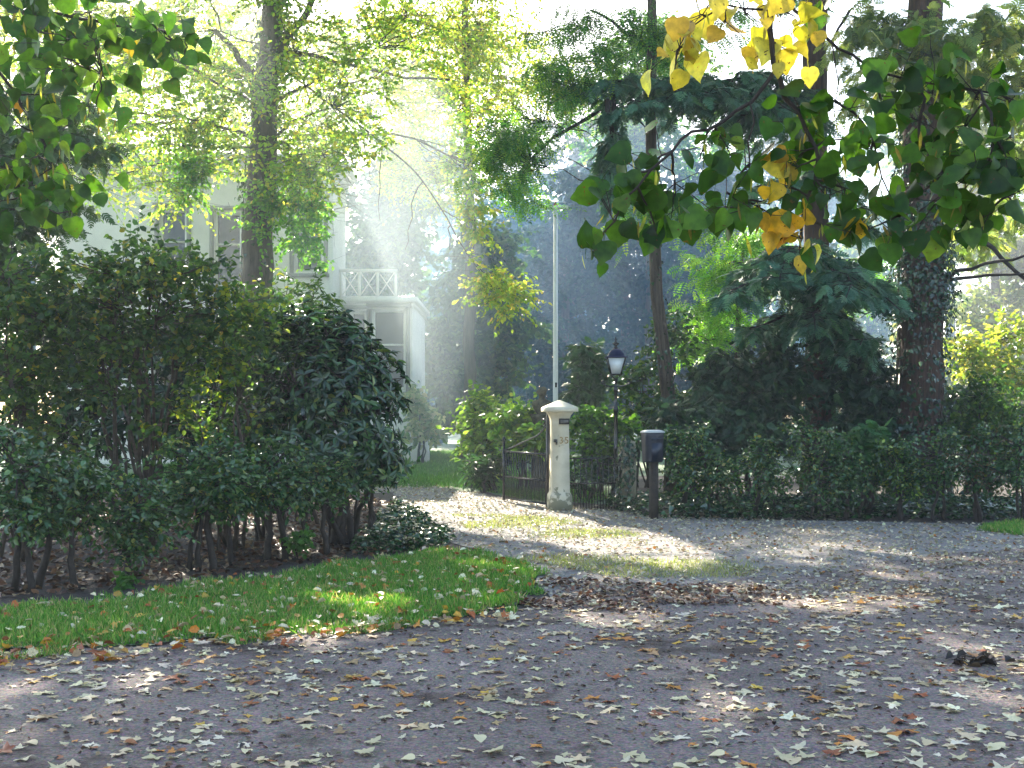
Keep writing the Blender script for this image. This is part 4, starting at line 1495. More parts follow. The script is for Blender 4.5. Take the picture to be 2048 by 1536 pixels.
# robinia: bright green young tree between the trunks
rb = base_at(1470, 27.5)
tree("robinia_tree", "bright green feathery young tree left of the conifer trunk", "tree", rb, [rb, P(1475, 700, 27.5), P(1480, 560, 27.5), P(1490, 470, 27.5)],
     [.08, .07, .05, .02], [blob(1460, 540, 27.5, 80, 50, 1, 16), blob(1440, 620, 27.3, 60, 60, .9, 14), blob(1540, 520, 27.6, 60, 50, .9, 10), blob(1410, 680, 27.2, 50, 40, .7, 8),
                            blob(1700, 560, 28.5, 50, 60, .8, 6), blob(1500, 480, 27.5, 60, 30, .8, 7)],
     PINN, .36, FRESH, twigs=5, per=6, length=.7, flat=.5, droop=.7, limb_r=.04, twigmat='dark_twig')


def yew(label, base, boxes, size=.2, pal=YEWC, n_each=90, group="dark yews under the conifer", name="yew", stems=4, per=5, twigs=4, length=.32, dens=1.8):
    root = thing(name, label, "yew", base, group)
    wood, crown = MB(), MB()
    for k in range(stems):
        s = MB()
        p = wiggle(np.asarray(base, float) + [rng.normal(0, .1), rng.normal(0, .1), -.03], boxes[k % len(boxes)][0], 8, .05)
        s.tube(p, np.linspace(.06, .015, 8), 7, rough=.1)
        s.build("stem", M['dark_twig'], root, smooth=True)
    for (c, r, n) in boxes:
        cl = sample_blob(c, r, int(n * dens), .5)
        for q in cl:
            wood.tube(wiggle(c * .5 + q * .5 - [0, 0, .25], q, 4, .08), np.linspace(.012, .004, 4), 4, cap=False)
        clump_leaves(crown, cl, FROND, size, pal, twigs, per, length, .6, .5, .6, wood, False)
    wood.build("twigs", M['dark_twig'], root)
    crown.build("foliage", M['needle'], root)


yew("broad dark yew between the slender trunk and the conifer trunk", base_at(1500, 22.6),
    [blob(1450, 780, 22.6, 80, 80, .8, 60), blob(1540, 760, 22.8, 80, 90, .8, 70), blob(1500, 860, 22.4, 100, 60, .8, 60)])
yew("dark yew filling the shade between conifer trunk and ivy trunk", base_at(1735, 23.2),
    [blob(1720, 760, 23.4, 70, 80, .7, 50), blob(1760, 840, 23.2, 70, 70, .7, 50), blob(1700, 880, 23.0, 60, 50, .6, 34)])
yew("dark yew behind the right hedge, right of the ivy trunk", base_at(1925, 23.5),
    [blob(1930, 830, 23.5, 70, 80, .7, 50), blob(2020, 860, 23.2, 80, 60, .7, 50)])
yew("low spreading yew behind the mailbox and the slender trunk", base_at(1400, 21.4),
    [blob(1370, 860, 21.4, 60, 60, .6, 36), blob(1440, 870, 21.2, 70, 60, .6, 44)])
yew("young open yew standing behind the cream pillar and flagpole", base_at(1175, 31.5),
    [blob(1172, 720, 31.5, 32, 34, .5, 16), blob(1170, 780, 31.5, 50, 35, .6, 22), blob(1185, 750, 31.4, 40, 25, .5, 10)], .24,
    [(52, 88, 52, 4), (72, 108, 58, 2)], group=None)
yew("small bright feathery conifer rising from the right hedge", base_at(1738, 18.4),
    [blob(1735, 880, 18.4, 30, 40, .25, 18), blob(1745, 930, 18.3, 40, 40, .25, 20), blob(1715, 900, 18.3, 25, 30, .2, 8)], .17,
    [(58, 100, 56, 4), (78, 122, 62, 2)], group=None, name="conifer_shrub", stems=2, length=.2)


# small plants at the hedge foot
def seedling(label, px, py, h_px, n=5, size=.06, pal=((74, 118, 54, 4), (92, 136, 62, 3))):
    b = G(px, py)
    d = b[1]
    shrub("seedling", label, "seedling", b, 1, [blob(px, py - h_px * .6, d, h_px * .4, h_px * .4, .1, n)], OVALW, size, pal,
          twigs=3, per=5, length=.12, stem_r=.006)


seedling("light green sapling at the foot of the slanting hedge stem", 600, 1125, 70, 12)
seedling("low green seedling on the litter at the verge edge, left", 250, 1178, 30, 5)


# ================================================================== IVY GROUND COVER, LITTER
def ground_leaves(name, label, cat, poly, n, tmpl, size, pal, mat, z, seed, lift=.05, tilt=.4, mask=None, stems=False):
    xy = scatter(poly, n, seed)
    if mask is not None:
        xy = xy[mask(xy)]
    n = len(xy)
    pos = np.concatenate([xy, z + lift * rng.random((n, 1))], 1)
    ax = np.concatenate([rng.normal(0, 1, (n, 2)), rng.normal(0, .15, (n, 1))], 1)
    no = np.array([0, 0, 1.0]) + rng.normal(0, tilt, (n, 3))
    mb = MB()
    sz = size * rng.uniform(.55, 1.3, n)
    col = palette(pal, n)
    cu = rng.uniform(.4, 1.6, n)
    if isinstance(tmpl, list):
        k = rng.integers(0, len(tmpl), n)
        for i, t in enumerate(tmpl):
            s = k == i
            mb.leaves(pos[s], ax[s], no[s], sz[s], t, col[s], cu[s])
    else:
        mb.leaves(pos, ax, no, sz, tmpl, col, cu)
    o = mb.build(name, M[mat])
    return tag(o, label, cat, kind="stuff")


IVYC = [(34, 60, 40, 4), (48, 80, 48, 4), (70, 104, 62, 1.5)]
ground_leaves("ivy_carpet", "ivy carpet along the foot of the right hedge", "ground cover",
              jitter_outline(GP((1190, 1016), (1290, 1003), (1700, 1008), (2200, 1012), (2200, 1043), (1800, 1040), (1500, 1043), (1330, 1040), (1240, 1028)), .3, .06, 31),
              9500, IVY, .085, IVYC, 'glossy_leaf', .01, 41, .22, .5)
ground_leaves("ivy_carpet", "ivy carpet between the left hedge end and the driveway", "ground cover",
              jitter_outline(GP((730, 1075), (790, 1010), (850, 1045), (905, 1085), (860, 1100), (760, 1112), (690, 1105)), .3, .06, 32),
              3000, IVY, .075, IVYC, 'glossy_leaf', .01, 42, .16, .5)

MAPLES = [T_maple(i) for i in range(6)]
ROUNDS = [T_round(i) for i in range(5)]
PALE = [(228, 212, 178, 5), (240, 228, 202, 3), (196, 172, 134, 2.6), (164, 134, 98, 1.2)]
ORANGE = [(196, 128, 48, 3), (176, 92, 42, 2), (210, 164, 62, 2.4), (150, 84, 50, 1)]
BROWN = [(96, 66, 50, 4), (124, 88, 64, 3), (70, 50, 42, 3), (164, 140, 112, 1.5)]
PALE_SMALL = [(186, 176, 152, 5), (206, 198, 178, 3), (148, 130, 104, 3), (176, 116, 60, .5)]

ground_leaves("leaf_litter", "small pale dry leaves strewn over the driveway", "leaf litter", drive_poly, 13000, ROUNDS, .052, PALE_SMALL, 'dry_leaf', .012, 51, .012, .3)
ground_leaves("leaf_litter", "brown dry leaves on the soil below the left hedge", "leaf litter",
              GP((-300, 1230), (0, 1204), (300, 1170), (450, 1154), (600, 1132), (720, 1116), (830, 1100), (790, 1010), (640, 965), (200, 985), (-300, 1000)),
              15000, ROUNDS + [OVALW], .08, BROWN, 'dry_leaf', .004, 52, .03, .4)
ground_leaves("leaf_litter", "dark brown leaf drift on the road by the driveway mouth", "leaf litter",
              jitter_outline(GP((1085, 1195), (1120, 1165), (1250, 1163), (1400, 1172), (1580, 1180), (1620, 1200), (1480, 1218), (1250, 1228), (1080, 1222)), .25, .2, 33),
              1150, ROUNDS, .055, [(112, 82, 66, 4), (140, 96, 74, 2), (80, 60, 54, 3), (190, 170, 150, 1.5)], 'dry_leaf', .016, 53, .008, .3)
ground_leaves("leaf_litter", "yellow and pale leaves lying on the green grass strip", "leaf litter", verge_poly, 900, ROUNDS + [T_round(9)], .07,
              PALE + ORANGE, 'dry_leaf', .05, 54, .03, .45)
ground_leaves("leaf_litter", "leaf fragments and grit scattered over the whole road", "leaf litter",
              jitter_outline(np.array([[-5, 4.5], [5, 4.5], [9, 15], [4, 13], [0.4, 10.6], [-5.2, 8.0]]), .5, .1, 34), 7000, ROUNDS, .032,
              BROWN + [(150, 140, 126, 3), (58, 50, 50, 3)], 'dry_leaf', .014, 55, .004, .3)
# leaves heaped along the seam between grass and road
seam = GP((-50, 1316), (0, 1304), (300, 1282), (560, 1262), (800, 1240), (1000, 1218), (1020, 1250), (800, 1272), (560, 1296), (300, 1318), (-50, 1350))
ground_leaves("leaf_litter", "pale and orange leaves gathered along the seam of grass and road", "leaf litter", jitter_outline(seam, .3, .10, 36), 300, ROUNDS + MAPLES[:3], .075,
              PALE + ORANGE, 'dry_leaf', .02, 56, .04, .5)

# the larger leaves on the road: the 300 nearest stand as objects of their own
rl = np.random.default_rng(77)
view = np.array([[-2.6, 5.1], [2.6, 5.1], [4.6, 9.6], [3.4, 11.6], [0.6, 10.4], [-0.2, 9.9], [-3.9, 8.1]])
xy = scatter(view, 3500, 61)
wgt = 0.5 + .5 * np.sin(xy[:, 0] * 1.3 + 1.2 * np.sin(xy[:, 1] * 1.9)) * np.sin(xy[:, 1] * 2.3 + .6)
xy = xy[rl.random(len(xy)) < .25 + .75 * wgt]
xy = xy[np.argsort(xy[:, 1])]
LIME_DRY = []
for i in range(5):
    tv, tf = T_lime(40 + i)
    tv = tv - np.array([.5, 0, 0])
    tv[:, 2] = tv[:, 2] * .6 + .10 * np.sin(tv[:, 0] * 4 + i) * tv[:, 1]
    tv[:, 2] -= tv[:, 2].min() - .01
    LIME_DRY.append((tv, tf))
pale_meshes, orange_meshes = [], []
for i in range(7):
    for lst, pal in ((pale_meshes, PALE), (orange_meshes, ORANGE)):
        mb = MB()
        t = MAPLES[i % 6] if ((lst is pale_meshes and i < 4) or i % 3 == 0) else LIME_DRY[i % 5]
        mb.leaves(np.zeros((1, 3)), [[1, 0, 0]], [[0, 0, 1.0]], 1.0, t, palette(pal, 1))
        lst.append(mb.mesh("maple leaf" if any(t is q for q in MAPLES) else "oval leaf", M['dry_leaf']))
for (x, y) in xy[:300]:                       # copies share the meshes above
    org = rl.random() < .17
    me = (orange_meshes if org else pale_meshes)[rl.integers(0, 7)]
    o = bpy.data.objects.new("fallen_leaf", me)
    COL.objects.link(o)
    o.location = (x, y, 0.013)
    s = (.04 + .07 * rl.random() ** 1.6) * (.75 if me.name.startswith("oval") else 1.0)
    o.scale = (s, s, s)
    o.rotation_euler = (rl.normal(0, .1), rl.normal(0, .1), rl.uniform(0, 6.28))
    if org:
        tag(o, "orange or yellow dry leaf lying on the grey road in the foreground", "leaf", "coloured fallen leaves on the near road")
    else:
        tag(o, "pale cream dry leaf lying on the grey road in the foreground", "leaf", "pale fallen leaves on the near road")
rest = xy[300:]
mb = MB()
n = len(rest)
k = rl.integers(0, 6, n)
org = rl.random(n) < .17
col = np.where(org[:, None], palette(ORANGE, n), palette(PALE, n))
for i in range(6):
    s = k == i
    mb.leaves(np.concatenate([rest, np.full((n, 1), .013)], 1)[s], np.concatenate([rl.normal(0, 1, (n, 2)), np.zeros((n, 1))], 1)[s],
              (np.array([0, 0, 1.0]) + rl.normal(0, .12, (n, 3)))[s], (.04 + .065 * rl.random(n) ** 1.6)[s], MAPLES[i], col[s])
tag(mb.build("leaf_litter", M['dry_leaf']), "pale and orange maple leaves farther up the road", "leaf litter", kind="stuff")

# dark twig with shrivelled leaves on the road
tw = thing("fallen_twig", "dark broken twig with shrivelled leaves lying on the road, right", "twig", G(1945, 1332))
mb = MB()
b0 = G(1945, 1332)
for k in range(7):
    e = b0 + [rng.normal(0, .11), rng.normal(0, .08), .03 + abs(rng.normal(0, .03))]
    mb.tube(wiggle(b0 + [rng.normal(0, .05), 0, .02], e, 5, .15), np.linspace(.008, .003, 5), 5)
mb.build("branch", M['dark_twig'], tw)
mb = MB()
N = 26
mb.leaves(b0 + rng.normal(0, 1, (N, 3)) * [.10, .07, .012] + [0, 0, .03], rng.normal(0, 1, (N, 3)) * [1, 1, .4], np.array([0, 0, 1.0]) + rng.normal(0, .6, (N, 3)),
          .06 * rng.uniform(.6, 1.3, N), OVALW, palette([(70, 54, 40, 3), (44, 36, 30, 3)], N), rng.uniform(1, 3, N))
mb.build("leaves", M['dry_leaf'], tw)

# ================================================================== GATE GROUP
PD = 19.6
PX = P(1119, 0, PD)[0]
PRZ = rad(10)
pil = thing("gate_pillar", "square cream gate pillar with number 35 and pyramid cap", "pillar", (PX, PD, 0))
hw = 0.142
mb = MB()
mb.lathe([(hw + .036, -.05), (hw + .034, .22), (hw + .028, .25), (hw + .012, .28), (hw + .004, .295), (hw + .002, .305), (hw, .32), (hw - .012, 1.40),
          (hw - .008, 1.415), (hw - .010, 1.44), (hw - .004, 1.50), (hw + .018, 1.56), (hw + .055, 1.61)], (PX, PD, 0), square=True, rz=PRZ)
mb.build("shaft", M['stone'], pil)
mb = MB()
mb.lathe([(hw + .11, 1.612), (hw + .115, 1.62), (hw + .115, 1.675), (hw + .10, 1.69), (.02, 1.80), (.0, 1.805)], (PX, PD, 0), square=True, rz=PRZ)
mb.build("cap", M['stone'], pil)


def on_pillar(u, z, out=0.0):
    """point on the pillar's front face: u across, z up"""
    h = hw - .012 * (z - .32) / 1.08 + out
    c, s = math.cos(PRZ), math.sin(PRZ)
    return np.array([PX + u * c + h * s, PD + u * s - h * c, z])


def text_part(txt, size, u, z, parent, mat, name, out=.004, ext=.004):
    cu = bpy.data.curves.new(name, 'FONT')
    cu.body = txt
    cu.size = size
    cu.extrude = ext
    cu.align_x = 'CENTER'
    to = bpy.data.objects.new(name, cu)
    COL.objects.link(to)
    bpy.context.view_layer.update()
    me = bpy.data.meshes.new_from_object(to.evaluated_get(bpy.context.evaluated_depsgraph_get()))
    bpy.data.objects.remove(to)
    me.name = name
    me.materials.clear()
    me.materials.append(M[mat])
    o = bpy.data.objects.new(name, me)
    COL.objects.link(o)
    o.parent = parent
    o.location = Vector(on_pillar(u, z, out)) - Vector(parent.location)
    o.rotation_euler = (rad(90), 0, PRZ)
    return o


text_part("3", .155, .000, 1.095, pil, 'gold', "house_number")
text_part("5", .155, .088, 1.095, pil, 'gold', "house_number")
mb = MB()
mb.box(on_pillar(.045, 1.455, .02), (.17, .03, .095), PRZ)
npart = mb.build("name_plate", M['plate'], pil)
mb = MB()
mb.box(on_pillar(.045, 1.455, .038), (.125, .006, .052), PRZ)
o = mb.build("plate_face", M['plate_face'], npart)
o.location = (0, 0, 0)
mb = MB()
hk = on_pillar(-.115, 1.14, .02)
mb.box(hk, (.03, .05, .05), PRZ)
mb.box(hk + [.03, -.02, -.02], (.025, .03, .09), PRZ)
mb.build("latch", M['iron'], pil)


def bar(mb, a, b, w, d=None):
    mb.tube(np.array([a, b], float), w, 6)


# the open gate leaf, hinged on the pillar and standing back into the drive
gate = thing("iron_gate", "open black iron gate leaf hanging left of the cream pillar", "gate", (0.59, 20.0, 0))
ga, gb = np.array([0.60, 19.95, 0]), np.array([-0.145, 21.45, 0])      # hinge side, free side
gdir = nrm(gb - ga)
grz = math.atan2(gdir[1], gdir[0])
GL = np.linalg.norm(gb - ga)
gp = lambda s, z: ga + gdir * GL * s + np.array([0, 0, z])
mb = MB()
mb.box(gp(0, .80), (.055, .055, 1.56), grz)
mb.lathe([(.03, 1.58), (.045, 1.61), (.03, 1.66), (.012, 1.70)], gp(0, 0), 10)
mb.build("hinge_stile", M['iron'], gate)
mb = MB()
mb.box(gp(1, .56), (.04, .04, 1.06), grz)
mb.lathe([(.02, 1.09), (.034, 1.11), (.02, 1.15), (.006, 1.17)], gp(1, 0), 10)
mb.build("free_stile", M['iron'], gate)
for z, hgt in ((.90, .035), (.455, .03), (.07, .03)):
    mb = MB()
    mb.box(gp(.5, z), (GL - .05, .028, hgt), grz)
    mb.build("rail", M['iron'], gate)
ng = 17
for k in range(1, ng):
    mb = MB()
    mb.tube([gp(k / ng, .06), gp(k / ng, .89)], .0095, 6)
    mb.build("bar", M['iron'], gate)
for k in range(ng):
    mb = MB()
    mb.tube([gp((k + .5) / ng, .06), gp((k + .5) / ng, .44)], .008, 6)
    mb.build("dog_bar", M['iron'], gate)
mb = MB()
t = np.linspace(0, 1, 14)
sw = np.array([gp(.96 - .93 * q, .925 + .36 * q + .22 * max(0, q - .75) ** 2 * 8) for q in t])
mb.tube(sw, .015, 7)
mb.build("top_brace", M['iron'], gate)
mb = MB()
th = np.linspace(0, 2.1 * math.pi, 22)
mb.tube(np.array([gp(.09 + .055 * (1 - q / 9) * math.cos(q), 1.42 + .085 * (1 - q / 9) * math.sin(q)) for q in th]), .011, 6)
mb.build("scroll", M['iron'], gate)

# fence panel between the pillar and the ivy-grown post
fen = thing("iron_fence", "low black iron fence panel between cream pillar and ivy covered post", "fence", (1.35, 19.7, 0))
fa, fb = np.array([PX + .16, 19.66, 0]), np.array([P(1240, 0, 19.9)[0], 19.9, 0])
fd = nrm(fb - fa)
frz = math.atan2(fd[1], fd[0])
FL = np.linalg.norm(fb - fa)
fp = lambda s, z: fa + fd * FL * s + np.array([0, 0, z])
for z in (.84, .43):
    mb = MB()
    mb.box(fp(.5, z), (FL - .01, .022, .024), frz)
    mb.build("rail", M['iron'], fen)
for k in range(1, 9):
    mb = MB()
    mb.tube([fp(k / 9, -.04), fp(k / 9, .83)], .010, 6)
    mb.build("bar", M['iron'], fen)
for k in range(9):
    mb = MB()
    mb.tube([fp((k + .5) / 9, -.04), fp((k + .5) / 9, .42), fp((k + .5) / 9, .47)], [.009, .009, .002], 6)
    mb.build("dog_bar", M['iron'], fen)
mb = MB()
mb.box(fp(.985, .42), (.035, .035, .9), frz)
mb.build("end_post", M['iron'], fen)

SPX, SPD = P(1256, 0, 19.9)[0], 19.9
sp = thing("stone_post", "weathered pale stone post overgrown with ivy, right of the fence panel", "post", (SPX, SPD, 0))
mb = MB()
mb.lathe([(.115, -.05), (.112, .9), (.105, 1.06), (.09, 1.12), (.02, 1.15)], (SPX, SPD, 0), square=True, rz=rad(8))
mb.build("shaft", M['old_stone'], sp)
ivy_on("ivy", "ivy growing over the weathered stone post", "ivy", [(SPX, SPD, 0), (SPX, SPD, 1.2)], [.13, .11], 420,
       lambda z: .55 if z < .75 else 1.0, 8, .035, .07, 0, 1.22, side=(-1.9, 1.0))

# second (far) gate pillar is out of sight; garden bust beyond the gate
bx = P(1084, 0, 24.0)[0]
bust = thing("stone_bust", "small dark weathered stone bust behind the cream pillar", "statue", (bx, 24.0, 0))
zc = P(0, 778, 24.0)[2]
mb = MB()
mb.lathe([(.20, -.05), (.20, .25), (.16, .28), (.15, zc - .62), (.19, zc - .58), (.19, zc - .5)], (bx, 24, 0), square=True, rz=rad(20))
mb.build("pedestal", M['moss_stone'], bust)
mb = MB()
h = zc
# torso cut below the shoulders
pts = [(.10, h - .50), (.13, h - .46), (.19, h - .36), (.205, h - .29), (.17, h - .24), (.085, h - .205), (.062, h - .18), (.06, h - .15)]
ang = np.linspace(0, 2 * math.pi, 20, endpoint=False)
vs = []
for r, z in pts:
    vs.append(np.stack([bx + r * np.cos(ang), 24 + r * .62 * np.sin(ang), np.full(20, z)], 1))
hx = bx + .01
for r, z, o in ((.072, h - .13, -.008), (.088, h - .10, -.012), (.094, h - .06, -.010), (.092, h - .02, 0), (.07, h + .025, .005), (.03, h + .045, .005)):
    vs.append(np.stack([hx + o + r * .95 * np.cos(ang), 24 + r * 1.05 * np.sin(ang), np.full(20, z)], 1))
vs = np.array(vs)
# nose and brow pointing left, ear, hair bulge at the back
for i, row in enumerate(vs):
    z = row[0, 2]
    if abs(z - (h - .06)) < .005:
        row[ang > 0] += np.where((np.abs(ang[ang > 0] - math.pi) < .3)[:, None], [-.04, 0, -.012], [0, 0, 0])
    if abs(z - (h - .02)) < .005:
        row += np.where((np.abs(ang - math.pi) < .5)[:, None], [-.012, 0, 0], [0, 0, 0]) + np.where((ang < 1.0)[:, None] | (ang > 5.3)[:, None], [.015, 0, 0], [0, 0, 0])
n = len(vs)
i = np.arange(n - 1)[:, None] * 20
k = np.arange(20)[None, :]
k2 = (k + 1) % 20
mb.add(vs.reshape(-1, 3), np.stack([i + k, i + k2, i + 20 + k2, i + 20 + k], -1).reshape(-1, 4))
mb.L.append(np.arange(20) + mb.n - 20); mb.T.append(np.array([20]))
mb.build("bust", M['moss_stone'], bust, smooth=True)

# mailbox on its post
MD = 17.9
mx, mzb, mzt = P(1305, 0, MD)[0], P(0, 924, MD)[2], P(0, 866, MD)[2]
mail = thing("mailbox", "dark blue mailbox with rounded lid, coloured pale like reflected sky, on a post before the right hedge", "mailbox", (mx, MD, 0))
mrz = rad(32)
mb = MB()
w, dp = .27, .20
prof = [(.88, mzb), (.9, mzb + .02), (1.0, mzt - .03), (1.0, mzt)]
vs = []
for s, z in prof:
    q = np.array([[-w / 2, -dp / 2], [w / 2, -dp / 2], [w / 2, dp / 2], [-w / 2, dp / 2]]) * s
    vs.append(np.concatenate([q, np.full((4, 1), z)], 1))
v = np.concatenate(vs)
c_, s_ = math.cos(mrz), math.sin(mrz)
v = v @ np.array([[c_, s_, 0], [-s_, c_, 0], [0, 0, 1]]) + [mx, MD, 0]
f = [[0, 3, 2, 1], [12, 13, 14, 15]]
for i in range(3):
    for k in range(4):
        f.append([i * 4 + k, i * 4 + (k + 1) % 4, i * 4 + 4 + (k + 1) % 4, i * 4 + 4 + k])
mb.add(v, f)
mb.build("body", M['box_blue'], mail)
mb = MB()
w, dp = .295, .225
vs = []
for s, z in ((.96, mzt + .002), (1.0, mzt + .006), (1.0, mzt + .014), (.9, mzt + .03), (.5, mzt + .044), (.1, mzt + .048)):
    q = np.array([[-w / 2, -dp / 2], [w / 2, -dp / 2], [w / 2, dp / 2], [-w / 2, dp / 2]]) * [1 if s > .9 else .5 + s * .5, s]
    vs.append(np.concatenate([q, np.full((4, 1), z)], 1))
v = np.concatenate(vs) @ np.array([[c_, s_, 0], [-s_, c_, 0], [0, 0, 1]]) + [mx, MD, 0]
f = [[0, 3, 2, 1], [20, 21, 22, 23]]
for i in range(5):
    for k in range(4):
        f.append([i * 4 + k, i * 4 + (k + 1) % 4, i * 4 + 4 + (k + 1) % 4, i * 4 + 4 + k])
mb.add(v, f)
mb.build("lid", M['lid'], mail)
mb = MB()
fx = lambda u, o, z: np.array([mx + u * c_ + o * s_, MD + u * s_ - o * c_, z])
mb.box(fx(0, .103, mzt - .09), (.2, .012, .035), mrz)
mb.box(fx(0, .098, mzt - .28), (.19, .01, .26), mrz)
mb.build("door", M['box_blue'], mail)
mb = MB()
mb.box((mx + .02, MD + .02, (mzb - .05) / 2), (.10, .10, mzb + .04), mrz)
mb.build("post", M['dark_twig'], mail)

# lamppost
LD = 22.0
lx = P(1231.5, 0, LD)[0]
lz = lambda py: P(0, py, LD)[2]
lamp = thing("lamp_post", "old style black lamppost with tapered four sided lantern", "street lamp", (lx, LD, 0))
mb = MB()
mb.lathe([(.10, -.05), (.10, .18), (.075, .22), (.06, .5), (.055, .52), (.05, .56), (.042, .9), (.048, .92), (.048, .96), (.038, .98), (.036, 1.6), (.045, 1.62),
          (.05, 1.66), (.045, 1.70), (.032, 1.72), (.03, lz(785)), (.045, lz(782)), (.045, lz(777)), (.028, lz(774)), (.026, lz(764)), (.04, lz(760)), (.05, lz(757))],
         (lx, LD, 0), 16)
mb.build("pole", M['iron'], lamp, smooth=False)
for s in (-1, 1):
    mb = MB()
    q = np.linspace(0, 1, 16)
    pth = [np.array([lx + s * .03, LD, lz(772)])]
    for a in np.linspace(0, 1, 10)[1:]:
        pth.append(np.array([lx + s * (.03 + .20 * a), LD, lz(772) - .012 * math.sin(a * 3.1) + .045 * a * a]))
    for a in np.linspace(0, 4.4, 12)[1:]:
        pth.append(np.array([lx + s * (.23 + .035 * math.sin(a) * (1 - a / 8)), LD, lz(772) + .033 + .032 * (1 - math.cos(a) * (1 - a / 9))]))
    mb.tube(pth, .016, 7)
    mb.build("ladder_arm", M['iron'], lamp)
lrz = rad(0)
zt, zb = lz(716), lz(749)
wt, wb = .165, .088
mb = MB()
for (sx, sy) in ((-1, -1), (1, -1), (1, 1), (-1, 1)):
    mb.tube([[lx + sx * wb, LD + sy * wb, zb], [lx + sx * wt, LD + sy * wt, zt]], .0115, 4)
mb.lathe([(wb + .018, zb - .015), (wb + .018, zb + .012)], (lx, LD, 0), square=True)
for (sx, sy) in ((-1, -1), (1, -1), (1, 1), (-1, 1)):
    mb.tube([[lx + sx * .02, LD + sy * .02, lz(758)], [lx + sx * wb, LD + sy * wb, zb - .01]], .010, 4)
mb.build("lantern_frame", M['iron'], lamp)
mb = MB()
mb.lathe([(wb - .012, zb + .014), (wt - .014, zt - .004)], (lx, LD, 0), square=True)
mb.build("lamp_glass", M['frost'], lamp)
mb = MB()
mb.lathe([(wt + .028, zt), (wt + .032, zt + .018), (wt - .012, zt + .03), (.115, lz(705)), (.085, lz(700)), (.05, lz(698)), (.04, lz(697))], (lx, LD, 0), square=True)
mb.build("lantern_roof", M['lamp_blue'], lamp)
mb = MB()
mb.lathe([(.05, lz(698)), (.045, lz(696)), (.022, lz(694)), (.026, lz(691)), (.062, lz(688)), (.066, lz(687)), (.035, lz(685)), (.018, lz(682)), (.03, lz(679.5)), (.012, lz(677)), (.004, lz(673))], (lx, LD, 0), 12)
mb.build("finial", M['iron'], lamp)

# flagpole
FD = 30.0
fx0 = P(1111, 0, FD)[0]
fl = thing("flagpole", "tall white flagpole with a short crosspiece on top behind the gate pillar", "flagpole", (fx0, FD, 0))
mb = MB()
ztop = P(0, 414, FD)[2]
mb.tube(np.array([[fx0, FD, -.05], [fx0, FD, 3], [fx0, FD, ztop]]), [.068, .062, .05], 16)
mb.build("pole", M['pole'], fl, smooth=True)
mb = MB()
mb.box((P(1106, 0, FD)[0] + .01, FD, ztop - .01), (.74, .09, .075))
mb.build("crosspiece", M['pole'], fl)
mb = MB()
mb.lathe([(.05, ztop + .03), (.055, ztop + .05), (.03, ztop + .08), (.012, ztop + .13)], (fx0, FD, 0), 12)
mb.build("finial", M['red'], fl)
mb = MB()
mb.box((fx0 + .01, FD - .06, P(0, 770, FD)[2]), (.05, .06, .12))
mb.build("cleat", M['iron'], fl)


# ================================================================== NEAR HANGING BRANCHES
LIMES = [T_lime(i) for i in range(8)]
NGREEN = [(70, 106, 34, 4), (86, 122, 40, 4), (56, 86, 32, 4), (108, 136, 50, 1)]
NYEL = [(206, 184, 74, 4), (216, 196, 92, 3), (190, 154, 66, 1.6)]
NORANGE = [(206, 160, 52, 3), (220, 180, 60, 3), (190, 130, 48, 1)]
NDARK = [(44, 76, 30, 3), (58, 92, 34, 2)]


